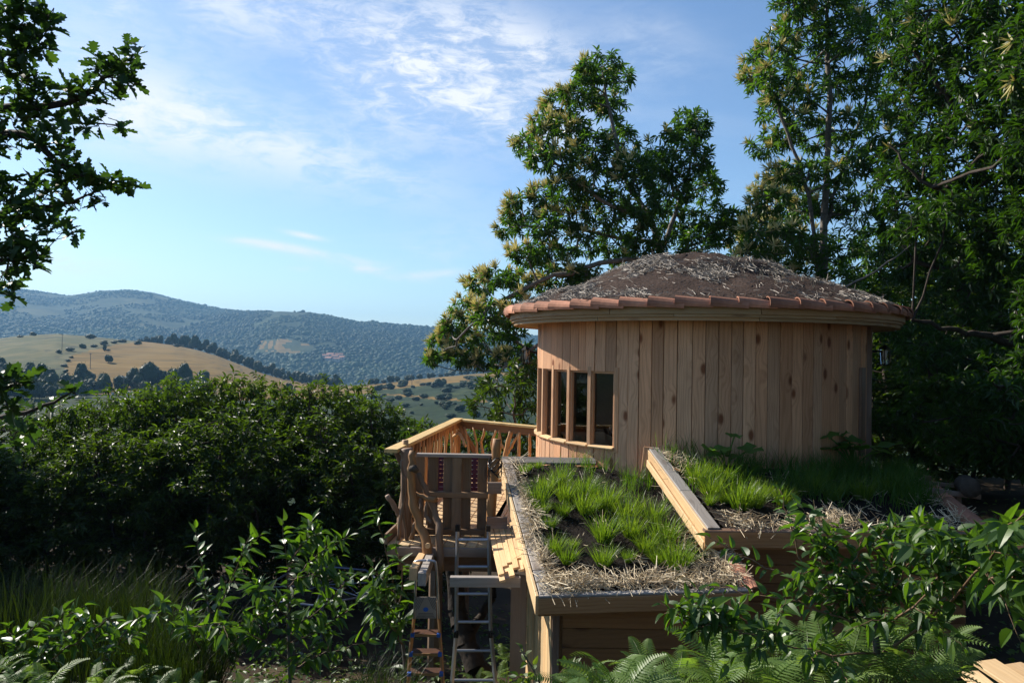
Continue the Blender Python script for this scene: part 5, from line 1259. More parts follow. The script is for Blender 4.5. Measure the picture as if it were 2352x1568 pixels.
def finish_tree(name, sk, label, cat, leafmat_, per, lmin, lmax, wr, group=None, bark='bark', base=None, cat_per=0, cat_fn=None, tv=None, W=None, spread=(45,85), shoot=.14, droop=.35, rt=.0028, bias=0.0, sides=5, catlen=(.14,.25)):
    base = sk.p[0] if base is None else base
    o = thing(name, tuple(base), label, cat, group)
    V, F = sk.branches(rt, sides=sides); add('trunk', mesh_np('trunk', V, F, M_[bark], smooth=True), o)
    pos, R, sc, tint = sk.leaves(per, lmin, lmax, wr, spread, shoot, droop, bias=bias); TV, TF = tv or (LEAF8_V, LEAF8_F)
    V, F, rr = scatter(TV, TF, R, pos, sc, tint); tag(add('crown', mesh_np('crown', V, F, M_[leafmat_], rr), o), kind='stuff')
    if cat_per:
        V, F, rr = sk.catkins(cat_per, catlen[0], catlen[1], cat_fn or sun_side); tag(add('catkins', mesh_np('catkins', V, F, M_['catkin'], rr), o), kind='stuff')
    return o
# ---- chestnut left of the hut roof
def chestnut_a():
    s = Skel(301); Y = 15.5
    s.limb([P(1526,1100,Y), P(1524,800,Y), P(1518,590,Y)], .14, .10, 10, attach=False)
    s.limb([P(1518,590,Y), P(1497,500,Y+.2), P(1440,420,Y), P(1408,300,Y-.2), P(1388,190,Y)], .085, .012, 16)
    s.limb([P(1518,575,Y), P(1560,470,Y+.3), P(1585,380,Y+.3), P(1598,300,Y)], .06, .012, 12)
    s.limb([P(1515,600,Y), P(1420,600,Y-.3), P(1290,630,Y-.6), P(1150,690,Y-.8), P(1050,780,Y-.9)], .055, .012, 16)
    s.limb([P(1500,510,Y), P(1400,470,Y-.5), P(1290,390,Y-.6), P(1215,335,Y-.6)], .05, .010, 14)
    s.limb([P(1510,560,Y), P(1400,540,Y+.5), P(1280,520,Y+.4), P(1190,520,Y)], .045, .010, 12)
    s.limb([P(1518,600,Y), P(1600,560,Y+.3), P(1680,500,Y+.2)], .035, .010, 10)
    s.limb([P(1500,640,Y), P(1380,700,Y), P(1240,790,Y-.3), P(1150,850,Y-.5)], .04, .010, 12)
    r = s.r
    for (x, y, rx, ry) in [(1388,165,42,36),(1345,165,26,18),(1425,185,30,24),(1335,215,46,32),(1285,240,40,36),(1400,250,46,36),(1252,305,36,32),(1315,300,46,36),(1202,330,26,24),(1235,365,36,24),(1290,370,46,32),(1360,345,52,40),(1430,330,40,44),(1455,400,52,46),(1370,420,58,44),(1300,440,46,36),(1575,285,32,32),(1605,300,24,34),(1530,340,44,40),(1590,370,44,40),(1500,385,44,40),(1540,430,56,48),(1620,430,40,44),(1480,470,56,46),(1400,490,56,44),(1320,500,50,34),(1250,455,44,26),(1200,480,46,30),(1175,525,34,28),(1250,520,46,30),(1560,510,58,48),(1640,500,38,40),(1490,550,52,40),(1410,560,50,34),(1330,565,50,34),(1260,590,46,32),(1600,570,50,36),(1685,505,28,26),(1655,545,36,30),(1210,590,46,30),(1150,640,46,28),(1100,655,38,28),(1290,640,56,30),(1220,655,46,28),(1075,710,40,30),(1130,725,46,30),(1190,705,40,30),(1040,755,40,30),(1100,775,44,30),(1165,760,46,30),(1015,800,34,28),(1060,820,40,26),(1125,830,46,26),(1190,815,46,30),(985,828,18,10),(1215,860,30,30),(1350,640,60,26),(1440,610,52,30),(1520,600,46,30)]:
        n = int(13 + rx*ry/46); yy = Y + r.uniform(-.9, .9); c = PV(x, y, yy); s.blob(c, (rx/FPX*yy*1.1, .55, ry/FPX*yy*1.1), n)
    return finish_tree('chestnut_tree', s, 'flowering chestnut tree rising behind the left side of the hut roof', 'tree', 'chestnut', 10, .13, .20, .27, cat_per=16, cat_fn=lambda t, c: sun_side(t, c)*np.clip(.42-(t[:,0]-.8)*.25, .03, .75), rt=.0030)
chestnut_a()
def bush_by_rail():
    s = Skel(302); Y = 13.6
    s.limb([P(1190,1300,Y), P(1185,1050,Y), P(1180,900,Y)], .06, .012, 12, attach=False)
    for (x, y, rx, ry) in [(1150,880,50,30),(1200,870,40,40),(1110,930,40,30),(1170,930,52,36),(1215,940,36,40),(1130,990,46,34),(1195,1000,46,40),(1090,1010,40,30),(1150,1050,50,30),(1060,1040,40,26),(1010,1010,40,26),(965,1000,36,24),(1210,1060,36,30)]:
        yy = Y + s.r.uniform(-.6,.6); s.blob(PV(x, y, yy), (rx/FPX*yy*1.15, .5, ry/FPX*yy*1.15), int(6+rx*ry/110))
    finish_tree('chestnut_bush', s, 'bright leafy chestnut bush behind the far deck railing', 'bush', 'hedge', 9, .14, .20, .29, cat_per=0, bias=.12)
bush_by_rail()
# ---- chestnuts right of the hut
def chestnut_b():
    s = Skel(311); Y = 14.5
    s.limb([P(1888,1050,Y), P(1890,760,Y), P(1893,560,Y), P(1898,400,Y), P(1905,250,Y), P(1900,100,Y), P(1895,-80,Y)], .11, .02, 24, .012, attach=False)
    s.limb([P(1882,680,Y), P(1872,560,Y-.2), P(1852,430,Y-.3), P(1820,340,Y-.4), P(1785,230,Y-.4)], .05, .010, 18, .012)
    s.limb([P(1895,520,Y), P(1940,380,Y+.3), P(1985,250,Y+.4), P(2010,100,Y+.4)], .04, .01, 14)
    s.limb([P(1893,600,Y), P(1850,560,Y-.3), P(1790,520,Y-.4), P(1740,500,Y-.4)], .03, .01, 10)
    r = s.r
    for (x, y, rx, ry) in [(1735,185,32,22),(1770,175,44,30),(1790,110,46,36),(1840,60,50,44),(1900,20,52,44),(1845,150,48,36),(1905,110,48,44),(1965,90,48,48),(1990,180,46,46),(1925,200,46,40),(1860,220,46,34),(1800,215,42,28),(1770,255,34,24),(1835,280,40,30),(1760,335,38,26),(1800,320,40,26),(1880,320,40,34),(1950,290,48,40),(2020,260,48,50),(2040,120,50,50),(2000,20,52,44),(1850,-30,60,40),(1940,-50,60,40),(1820,10,44,30),(1800,400,40,26),(1860,400,36,34),(1940,390,48,44),(2010,370,50,46),(1770,470,44,32),(1830,480,46,36),(1900,470,44,40),(1970,480,52,44),(1740,540,46,34),(1800,560,50,38),(1860,570,46,40),(1930,570,50,44),(2000,570,50,44),(1720,590,40,26),(1780,610,50,26),(1850,640,50,30),(1930,650,50,36),(2000,660,52,40),(1730,140,22,16)]:
        yy = Y + r.uniform(-1.0, 1.0); s.blob(PV(x, y, yy), (rx/FPX*yy*1.12, .6, ry/FPX*yy*1.12), int(12+rx*ry/58))
    return finish_tree('chestnut_tree', s, 'slender twin stemmed chestnut right of the roof peak, reaching the top edge', 'tree', 'chestnut', 10, .13, .20, .25, cat_per=17, cat_fn=lambda t, c: sun_side(t, c)*np.clip(.36-(t[:,0]-5.0)*.28, .02, .4), rt=.0030)
chestnut_b()
def chestnut_d():
    s = Skel(313); Y = 20.
    s.limb([P(1790,900,Y), P(1785,650,Y), P(1780,480,Y)], .10, .03, 12, attach=False)
    for (x, y, rx, ry) in [(1760,440,40,26),(1800,415,36,24),(1830,450,46,36),(1745,520,46,34),(1800,520,46,40),(1720,570,36,26),(1780,600,56,36),(1850,560,52,46),(1715,525,30,24)]:
        yy = Y + s.r.uniform(-.6,.6); s.blob(PV(x, y, yy), (rx/FPX*yy*1.1, .7, ry/FPX*yy*1.1), int(9+rx*ry/70))
    finish_tree('chestnut_tree', s, 'cream flowering chestnut glimpsed between the two tall trees', 'tree', 'chestnut', 8, .14, .2, .28, cat_per=22, cat_fn=lambda t, c: np.clip(sun_side(t, c)+.45, 0, 1), catlen=(.15,.26))
chestnut_d()
def chestnut_c():
    s = Skel(317); r = s.r
    s.limb([P(2480,1500,11), P(2450,1000,11), P(2400,600,11.2), P(2330,250,11.4), P(2260,-50,11.4)], .19, .05, 26, .02, attach=False)
    s.limb([P(2430,850,11.1), P(2300,780,10.6), P(2200,760,10.4), P(2095,735,10.2)], .07, .022, 16, .02)
    s.limb([P(2400,600,11.2), P(2250,470,11), P(2120,420,11), P(2040,330,11.2)], .06, .012, 14)
    s.limb([P(2360,380,11.2), P(2200,250,11), P(2100,120,11)], .05, .012, 12)
    s.limb([P(2420,700,11.2), P(2250,640,11.8), P(2100,600,12)], .05, .012, 12)
    s.limb([P(2440,950,11), P(2300,960,10), P(2180,960,9.6)], .05, .012, 12)
    s.limb([P(2445,1000,11), P(2360,900,8.8), P(2280,880,8.2)], .05, .012, 12)
    s.limb([P(2330,250,11.4), P(2420,50,9.5), P(2380,-60,8.6)], .05, .012, 12)
    for (x, y, yy, rx, ry) in [(2080,60,12,60,50),(2140,20,11,56,46),(2110,130,11,56,50),(2200,80,10.5,60,50),(2270,30,10,60,46),(2330,90,9.5,60,50),(2170,190,11,56,50),(2250,170,10.2,60,50),(2320,200,9.6,56,50),(2090,230,12,56,50),(2140,290,11.5,56,50),(2220,290,10.6,60,50),(2300,300,10,60,50),(2060,330,12.5,50,46),(2120,380,11.6,56,50),(2200,390,11,60,50),(2280,400,10.4,60,50),(2345,380,10,50,60),(2050,430,12.5,50,46),(2110,470,12,56,46),(2190,490,11.2,60,50),(2270,510,10.8,60,50),(2340,510,10.2,56,60),(2060,520,13,50,46),(2130,560,12,56,46),(2210,590,11.4,60,46),(2290,610,11,60,50),(2345,640,10.6,50,56),(2060,610,13,50,44),(2130,650,12.4,56,40),(2220,690,11.8,60,44),(2300,720,11.4,60,46),(2100,520,10,40,26),(2180,470,9.8,40,24),(2350,170,8.6,40,60),(2390,300,9,60,80),(2400,500,9.6,60,90),(2400,80,9,60,80),(2400,720,10,60,90),(2380,900,9.6,60,80),(2280,900,8.6,46,26),(2320,960,8.4,52,30),(2250,960,9.4,46,30),(2200,900,10.6,56,44),(2130,860,12,60,50),(2240,820,11.6,56,44),(2310,840,10.8,56,40),(2060,980,9.8,36,16),(2330,1030,9,50,34),(2260,1040,9.6,50,34),(2180,1010,11,56,40),(2100,960,12.4,56,44),(2400,1060,9,60,60),(2060,740,13,46,44),(2120,790,12.6,50,44)]:
        s.blob(PV(x, y, yy), (rx/FPX*yy*1.15, .75, ry/FPX*yy*1.15), int(13+rx*ry/58))
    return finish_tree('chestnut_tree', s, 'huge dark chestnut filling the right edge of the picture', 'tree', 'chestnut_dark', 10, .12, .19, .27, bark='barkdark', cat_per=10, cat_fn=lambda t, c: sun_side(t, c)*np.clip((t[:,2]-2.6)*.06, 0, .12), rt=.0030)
chestnut_c()
tag(stick('dead_branch', None, [P(1940,660,12.2), P(2000,628,12), P(2060,590,11.8), P(2095,560,11.6)], [.020,.018,.012,.006], M_['bark'], 14, 6, .006), 'bare pale branch arching above the roof edge on the right', 'branch')
# ---- hedge of young trees
def hedge_proto(seed, h):
    s = Skel(seed); r = s.r
    s.limb([(0,0,-.3),(r.normal(0,.05),r.normal(0,.05),h*.4),(r.normal(0,.1),r.normal(0,.1),h*.75),(r.normal(0,.12),r.normal(0,.12),h*.97)], .045, .008, 16, attach=False)
    for k in range(22):
        z = h*(.16+.82*(k+.5)/22); w = .95*math.sin(math.pi*min(1,(z/h)*.80+.12))**.7; a = k*2.4+r.normal(0,.3); q = w*r.uniform(.35,1.0)*(.9 if z < h*.85 else .35)
        s.blob((q*math.cos(a), q*math.sin(a), z), (.42,.42,.30 if z < h*.85 else .34), 17 if z < h*.85 else 13)
    return s
HP = []
for i, h in enumerate((3.9, 3.6, 4.2)):
    s = hedge_proto(400+i, h); V, F = s.branches(.0024, sides=4); tm = mesh_np('trunk', V, F, M_['barkdark'], smooth=True)
    pos, R, sc, tint = s.leaves(10, .11, .17, .30, (40,80), .20, .55)
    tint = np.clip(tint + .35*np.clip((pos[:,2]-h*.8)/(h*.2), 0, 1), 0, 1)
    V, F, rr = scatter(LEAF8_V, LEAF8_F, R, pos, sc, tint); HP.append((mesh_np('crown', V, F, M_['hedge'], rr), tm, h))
HT = np.array([(-160,960),(0,965),(120,945),(180,930),(260,908),(330,905),(390,885),(460,872),(520,890),(560,872),(600,880),(650,902),(740,880),(800,898),(860,908),(900,940),(950,975),(1010,985),(1100,1000)], float)
def hedge_tree(k, dx, Y, top, label, group, name='hedge_tree', cat='tree', sxy=1.0):
    cm, tm, h = HP[k]; X = (dx-1176)/FPX*Y; z = float(near_ground(np.array([X]), np.array([Y]))[0]); zt = P(dx, top, Y).z; sc = (zt-z)/h
    W = T((X, Y, z)) @ Matrix.Rotation(random.uniform(0,6.28), 4, 'Z') @ Matrix.Diagonal((sxy, sxy, sc, 1))
    o = bpy.data.objects.new(name, None); link(o, W); tag(o, label, cat, group); tag(add('crown', cm, o, W), kind='stuff'); add('trunk', tm, o, W); return o
rh = random.Random(9)
for i, (dx, dtop) in enumerate([(-150,0),(-60,0),(20,0),(95,0),(165,0),(225,6),(262,0),(310,8),(348,0),(392,0),(430,10),(462,0),(510,8),(562,0),(602,0),(650,6),(700,10),(742,0),(792,6),(830,0),(872,8),(915,0),(962,0),(1010,8)]):
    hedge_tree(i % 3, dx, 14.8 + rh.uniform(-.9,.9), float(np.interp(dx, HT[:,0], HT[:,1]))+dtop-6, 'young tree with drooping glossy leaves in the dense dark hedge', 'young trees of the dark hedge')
for i in range(15):
    dx = -120 + i*78 + rh.uniform(-20,20); hedge_tree(i % 3, dx, 13.0+rh.uniform(-.4,.4), float(np.interp(dx, HT[:,0], HT[:,1]))+rh.uniform(60,130), 'shaded smaller tree standing before the dark hedge', 'smaller trees before the hedge', sxy=1.05)
# ---- dark wood behind the hut on the right
for i, (dx, Y, top, sx) in enumerate([(2020,15,640,1.6),(2100,17,560,1.8),(2190,16,600,1.7),(2270,18,520,1.9),(2350,16,600,1.8),(2050,19,540,1.9),(2150,21,480,2.0),(2310,14,760,1.5),(2230,13.2,840,1.4),(2110,13.4,830,1.4),(2030,13.6,860,1.3),(2400,13,760,1.6),(2460,17,520,2),(1990,17,700,1.5),(1940,18,690,1.5)]):
    hedge_tree(i % 3, dx, Y, top, 'tree of the dark wood between the hut and the big chestnut', 'trees of the dark wood behind the hut', 'woodland_tree', sxy=sx)
for i, (X, Y, h, sx) in enumerate([(-12.2,13.0,7.0,1.9),(-13.6,15.4,7.4,2.1),(-10.9,10.8,6.4,1.6),(-12.9,10.4,6.6,1.8)]):       # unseen wood beyond the left edge, added to shade the slope
    cm, tm, hh = HP[i % 3]; z = float(near_ground(np.array([X]), np.array([Y]))[0]); W = T((X, Y, z)) @ Matrix.Rotation(i*1.3, 4, 'Z') @ Matrix.Diagonal((sx, sx, h/hh, 1))
    o = bpy.data.objects.new('woodland_tree', None); link(o, W); tag(o, 'unseen tree of the wood beyond the left end of the hedge, added for shade', 'tree', 'unseen shade trees beyond the left end of the hedge'); tag(add('crown', cm, o, W), kind='stuff'); add('trunk', tm, o, W)
for i, (X, Y, h, sx) in enumerate([(8.2,5.5,11,2.4),(8.8,2,11,2.5),(7.6,-1.2,10,2.4),(5.5,-4.5,10,2.4),(11.5,4,12,2.6),(11.5,.5,12,2.6),(9,-5,11,2.6),(12,8,12,2.6)]):   # unseen trees carrying the wood on, added to block sky light
    cm, tm, hh = HP[i % 3]; z = -2.4; W = T((X, Y, z)) @ Matrix.Rotation(i*1.7, 4, 'Z') @ Matrix.Diagonal((sx, sx, h/hh, 1))
    o = bpy.data.objects.new('woodland_tree', None); link(o, W); tag(o, 'unseen tall tree on the near right side of the clearing, added for shade', 'tree', 'unseen shade trees on the near side of the clearing'); tag(add('crown', cm, o, W), kind='stuff'); add('trunk', tm, o, W)
# ---- oak leaning in from the left
def oak():
    s = Skel(501); r = s.r
    s.limb([P(-700,1500,5.5), P(-640,1000,5.4), P(-560,500,5.3), P(-480,0,5.3)], .17, .08, 14, attach=False)
    s.limb([P(-560,420,5.3), P(-250,300,5.2), P(0,249,5.1), P(64,247,5.05), P(128,242,5.0), P(187,224,5.0), P(232,192,5.0), P(286,143,5.0), P(316,126,5.0)], .045, .005, 26, .006)
    s.limb([P(-560,520,5.3), P(-250,330,5.2), P(0,308,5.1), P(74,313,5.0), P(113,355,5.0), P(148,385,5.0), P(197,410,5.0), P(247,419,5.0), P(286,414,5.0)], .04, .005, 26, .006)
    s.limb([P(-600,700,5.3), P(-200,560,5.1), P(0,490,5.0), P(89,479,4.95), P(163,466,4.9), P(220,440,4.9)], .035, .005, 22, .006)
    s.limb([P(74,246,5.05), P(128,270,5.0), P(200,285,4.95), P(272,288,4.9)], .010, .004, 10, .005)
    s.limb([P(-520,200,5.3), P(-200,60,5.0), P(0,60,4.8), P(60,80,4.8), P(95,90,4.8)], .03, .005, 16, .006)
    s.limb([P(-620,800,5.3), P(-250,640,5), P(0,600,4.8), P(60,590,4.8), P(95,585,4.8)], .03, .005, 16, .006)
    s.limb([P(-640,1000,5.4), P(-250,930,4.6), P(-20,900,4.2), P(40,880,4.1)], .03, .005, 16, .006)
    s.limb([P(-640,1050,5.4), P(-250,1020,5.0), P(0,960,4.8), P(110,930,4.7), P(165,900,4.7)], .03, .005, 16, .006)
    for (x, y, yy, rx, ry, n) in [(310,125,5,22,16,9),(285,150,5,24,22,12),(255,165,5,26,24,12),(225,145,5,26,24,12),(240,205,5,28,22,12),(290,180,5,24,22,9),(205,220,5,28,24,12),(170,205,5,26,22,10),(150,235,5,28,22,10),(110,220,5,28,24,12),(70,225,5,30,26,14),(30,220,5,30,28,16),(100,265,5,30,20,11),(50,280,5,30,22,12),(130,290,5,26,20,9),(170,280,4.95,24,16,8),(215,290,4.9,22,14,8),(262,285,4.9,20,14,8),(70,315,5,30,20,10),(20,320,5,28,22,12),(115,345,5,26,20,10),(150,370,5,26,18,10),(130,330,5,20,16,6),(180,395,5,26,20,12),(220,410,4.95,28,20,13),(260,420,4.95,26,20,13),(285,412,4.95,14,14,7),(205,440,4.9,28,18,11),(160,420,4.95,26,18,9),(120,410,4.95,24,18,8),(160,465,4.9,28,18,10),(100,440,4.9,26,20,10),(60,430,4.9,30,22,14),(20,430,4.9,32,30,18),(30,480,4.85,34,26,18),(80,490,4.85,32,24,15),(120,510,4.85,28,20,12),(150,525,4.8,18,14,7),(30,540,4.8,34,26,18),(80,560,4.8,28,24,13),(95,595,4.8,20,16,8),(50,600,4.8,26,20,11),(20,590,4.8,26,24,12),(20,640,4.8,22,22,11),(25,670,4.8,18,16,8),(60,20,4.8,26,22,14),(20,20,4.8,32,30,22),(100,30,4.8,22,18,10),(30,70,4.8,34,28,22),(75,80,4.8,28,22,13),(120,65,4.8,18,16,8),(105,110,4.8,26,18,10),(50,120,4.8,34,24,17),(15,130,4.8,30,30,17),(20,175,4.9,30,24,15),(60,170,4.9,26,18,8),(-40,100,4.8,50,60,25),(-40,300,4.9,50,70,22),(-40,480,4.9,50,70,25),(40,860,4.1,34,26,12),(15,880,4.1,30,40,16),(25,930,4.2,34,30,14),(90,930,4.7,30,18,7),(160,895,4.7,22,14,7),(40,980,4.6,40,26,11),(20,1030,4.7,30,26,9)]:
        s.blob(PV(x, y, yy), (rx/FPX*yy*1.05, .16, ry/FPX*yy*1.05), max(2, int(n*.46)), .2)
    o = thing('oak_tree', tuple(s.p[0]), 'oak with lobed dark leaves reaching in from the left edge', 'tree')
    V, F = s.branches(.0016, sides=5); add('trunk', mesh_np('trunk', V, F, M_['barkdark'], smooth=True), o)
    pos, R, sc, tint = s.leaves(4, .085, .14, .80, (40,95), .07, .15); leaf_parts(o, oak_leaf(), pos, R, sc, tint, 'oak', 300)
def leaf_parts(o, tmpl, pos, R, sc, tint, mat, limit):
    """the leaves that show largest become objects of their own, the rest one mass"""
    TV, TF = tmpl; d = pos[:,1]; u = 1176+FPX*pos[:,0]/np.maximum(d,.1); vis = (u > -10) & (u < 2362)
    score = sc[:,1]/np.maximum(d, .3)*vis; order = np.argsort(-score); big, rest = order[:limit], order[limit:]
    var = [mesh_np('leaf', TV*np.array([1,1,z]), TF, M_[mat], np.full(len(TV), t)) for z in (.5, 1.1, 1.8) for t in (.15, .4, .65, .9)]
    for i in big:
        M3 = R[i]*np.array([sc[i,0], sc[i,1], sc[i,1]])[None,:]; W = Matrix(M3.tolist()).to_4x4(); W.translation = Vector(tuple(pos[i]))
        zi = int(np.clip((sc[i,2]/sc[i,1]-.5)/1.3*3, 0, 2)); ti = int(np.clip(tint[i]*4, 0, 3)); add('leaf', var[zi*4+ti], o, W)
    if len(rest):
        V, F, rr = scatter(TV, TF, R[rest], pos[rest], sc[rest], tint[rest]); tag(add('foliage', mesh_np('foliage', V, F, M_[mat], rr), o), kind='stuff')
oak()
# ---- cherry saplings: alternate leaves along each shoot
def shoot_leaves(r, path, n, lmin, lmax, wr, t0=.1, droop=.25, fan=.9, upv=(0,0,1)):
    path = np.asarray(path); seg = np.linspace(0, 1, len(path)); pos = []; ax = []
    tg = np.gradient(path, axis=0); tg = norm(tg)
    for k in range(n):
        t = t0 + (1-t0)*(k+.5+r.uniform(-.2,.2))/n; p = np.array([np.interp(t, seg, path[:,j]) for j in range(3)]); d = norm(np.array([np.interp(t, seg, tg[:,j]) for j in range(3)]))
        side = norm(np.cross(d, np.array(upv)+r.normal(0,.25,3))); a = k*2.4+r.normal(0,.3); y2 = np.cross(side, d); q = side*math.cos(a)+y2*math.sin(a)
        f = fan*(1 if t < .93 else .35); v = d*(1-f*.55)+q*f; v[2] -= droop*r.uniform(.2,1.4)*(1 if t < .9 else .4); pos.append(p+norm(v)*.012); ax.append(norm(v))
    pos, ax = np.array(pos), np.array(ax); nr = np.stack([r.normal(0,.4,n), r.normal(0,.4,n)-.15, np.ones(n)], 1); R = frames(ax, nr)
    ln = r.uniform(lmin, lmax, n); return pos, R, np.stack([ln*wr*r.uniform(.85,1.15,n), ln, ln*r.uniform(.4,1.9,n)], 1), np.clip(r.normal(.45,.2,n), 0, 1)
def sapling(name, label, stems, shoots, seed, lmin, lmax, wr, mat, limit, tmpl, cat='tree', bark='twig', droop=.3, tip_bias=.35, fan=.9, crown=None):
    r = np.random.default_rng(seed); o = thing(name, tuple(stems[0][0][0]), label, cat); mb = MB()
    for pts, ra, rb in stems:
        q = smooth_path(pts, 16, 0); V, a, b = tube(q, np.linspace(ra, rb, 16), 7); mb.put(V, a, b)
    add('trunk', mb.mesh('trunk', M_['bark' if bark == 'twig' else bark], True), o)
    P_, R_, S_, T_ = [], [], [], []; mb = MB()
    for pts, rad, n in shoots:
        if crown is not None:                       # keep the shoot below the crown's top line
            e = pts[-1]; ex = 1176+FPX*e[0]/e[1]; ey = horizon_y(ex)-FPX*e[2]/e[1]
            if ey < np.interp(ex, crown[:,0], crown[:,1])-4: continue
        q = smooth_path(pts, 12, 0); q[1:-1] += r.normal(0, .006, q[1:-1].shape); V, a, b = tube(q, np.linspace(rad, rad*.35, 12), 5); mb.put(V, a, b)
        p, R, s_, t = shoot_leaves(r, q, n, lmin, lmax, wr, droop=droop, fan=fan); k = len(p); t[int(k*.75):] += tip_bias; s_[int(k*.85):] *= .8; P_.append(p); R_.append(R); S_.append(s_); T_.append(np.clip(t,0,1))
    add('twigs', mb.mesh('twigs', M_[bark], True), o)
    leaf_parts(o, tmpl, np.concatenate(P_), np.concatenate(R_), np.concatenate(S_), np.concatenate(T_), mat, limit); return o
CHERRY = serrate_leaf(10, 1.0, .16, .22, .035, .5)
def gen_shoots(r, curves, n, lmin, lmax, depth_j, leaves, up=.5, rad=.006):
    """side shoots leaving the given curves"""
    out = []
    for k in range(n):
        c = curves[r.integers(len(curves))]; q = smooth_path(c, 20); t = r.uniform(.25, .98); i = int(t*19); p = q[i]; d = norm(q[min(i+1,19)]-q[max(i-1,0)])
        v = norm(d*.6 + r.normal(0,.6,3)*np.array([1,depth_j,1]) + np.array([0,0,up])); L = r.uniform(lmin, lmax); m = p+v*L*.5+np.array([0,0,.03*L]); e = p+v*L-np.array([0,0,.10*L]); out.append(([p, m, e], rad, leaves))
    return out
def cherry_right():
    r = np.random.default_rng(601)
    tr = [([PV(2018,1640,3.7), PV(2016,1530,3.7), PV(2012,1470,3.68), PV(2005,1400,3.66)], .022, .014)]
    cv = [[PV(2012,1470,3.68), PV(2030,1370,3.65), PV(2046,1290,3.62), PV(2055,1215,3.6)],
          [PV(2026,1500,3.7), PV(2124,1433,3.4), PV(2199,1363,3.0), PV(2278,1269,2.6), PV(2352,1180,2.35)],
          [PV(2008,1420,3.66), PV(1951,1408,3.7), PV(1900,1326,3.7), PV(1872,1209,3.65)],
          [PV(1960,1400,3.7), PV(1880,1330,3.85), PV(1830,1260,3.9), PV(1808,1180,3.9), PV(1790,1122,3.9)],
          [PV(1940,1400,3.7), PV(1830,1330,3.8), PV(1720,1280,3.9), PV(1618,1228,3.95)],
          [PV(1990,1440,3.65), PV(1880,1400,3.7), PV(1760,1370,3.8), PV(1640,1350,3.9)],
          [PV(2010,1500,3.6), PV(1880,1500,3.4), PV(1740,1462,3.3), PV(1590,1440,3.3)],
          [PV(2030,1370,3.65), PV(2090,1300,3.5), PV(2120,1240,3.4), PV(2105,1190,3.3)],
          [PV(2124,1433,3.4), PV(2170,1330,3.2), PV(2210,1270,3.1), PV(2230,1240,3.0)],
          [PV(2199,1363,3.0), PV(2290,1330,2.7), PV(2370,1300,2.5)],
          [PV(2015,1450,3.6), PV(2090,1400,3.3), PV(2180,1300,3.1), PV(2270,1255,2.9)],
          [PV(1951,1408,3.7), PV(1960,1300,3.6), PV(1990,1220,3.5)]]
    shoots = [(c, .006 if i != 1 else .008, 26) for i, c in enumerate(cv)] + gen_shoots(r, cv[:3]+cv[6:], 110, .14, .32, .7, 13, .3, .003)
    sapling('cherry_sapling', 'bushy cherry with toothed green leaves in the right foreground', tr, shoots, 602, .056, .096, .46, 'cherry', 300, CHERRY, crown=np.array([(1500,1250),(1600,1222),(1700,1200),(1770,1125),(1800,1112),(1840,1150),(1872,1200),(1950,1190),(2050,1190),(2110,1180),(2180,1235),(2260,1230),(2310,1200),(2360,1160)], float))
cherry_right()
def cherry_left(base, curves, label, seed, extra):
    r = np.random.default_rng(seed); tr = [(curves[0][:3], .016, .009)]
    shoots = [(c, .006, 30) for c in curves] + gen_shoots(r, curves, extra, .12, .26, .7, 9, .5, .003)
    sapling('cherry_sapling', label, tr, shoots, seed+1, .075, .125, .42, 'cherry', 300, CHERRY, droop=.22)
YA = 5.4
cherry_left(None, [[PV(492,1640,YA), PV(488,1500,YA), PV(478,1380,YA), PV(462,1290,YA), PV(448,1212,YA)], [PV(485,1480,YA), PV(510,1380,YA-.1), PV(545,1300,YA-.2), PV(572,1235,YA-.2)], [PV(488,1500,YA), PV(440,1440,YA+.1), PV(415,1400,YA+.1)], [PV(490,1520,YA), PV(560,1450,YA-.2), PV(600,1400,YA-.2)], [PV(492,1540,YA), PV(440,1450,YA-.2), PV(425,1440,YA-.2), PV(520,1430,YA-.3)]], 'leafy cherry sapling with the narrow straight top, left of its twin', 611, 12)
cherry_left(None, [[PV(668,1640,YA-.2), PV(664,1500,YA-.2), PV(662,1380,YA-.2), PV(658,1280,YA-.2), PV(650,1192,YA-.2)], [PV(662,1350,YA-.2), PV(700,1300,YA-.1), PV(750,1262,YA), PV(802,1232,YA)], [PV(660,1300,YA-.2), PV(700,1245,YA-.2), PV(738,1222,YA-.2)], [PV(664,1440,YA-.2), PV(720,1410,YA-.1), PV(790,1345,YA)], [PV(664,1480,YA-.2), PV(740,1440,YA-.1), PV(800,1400,YA)], [PV(664,1420,YA-.2), PV(610,1360,YA-.3), PV(580,1340,YA-.3)], [PV(666,1540,YA-.2), PV(740,1500,YA-.3), PV(850,1470,YA-.3)], [PV(664,1520,YA-.2), PV(600,1470,YA-.3), PV(560,1450,YA-.3)], [PV(662,1330,YA-.2), PV(730,1320,YA-.2), PV(785,1318,YA-.2)]], 'taller branching cherry sapling in the middle of the lower left', 621, 18)
cherry_left(None, [[PV(60,1640,5.2), PV(90,1540,5.2), PV(110,1470,5.2), PV(150,1400,5.2)], [PV(90,1540,5.2), PV(180,1470,5.1), PV(255,1415,5.1)], [PV(80,1560,5.2), PV(40,1500,5.2), PV(20,1440,5.2)], [PV(180,1580,5.0), PV(260,1500,5.0), PV(330,1410,5.0), PV(420,1440,4.9)]], 'low shrubby cherry in the bottom left corner', 631, 18)
CHEST = serrate_leaf(12, 1.0, .12, .30, .05, .42)
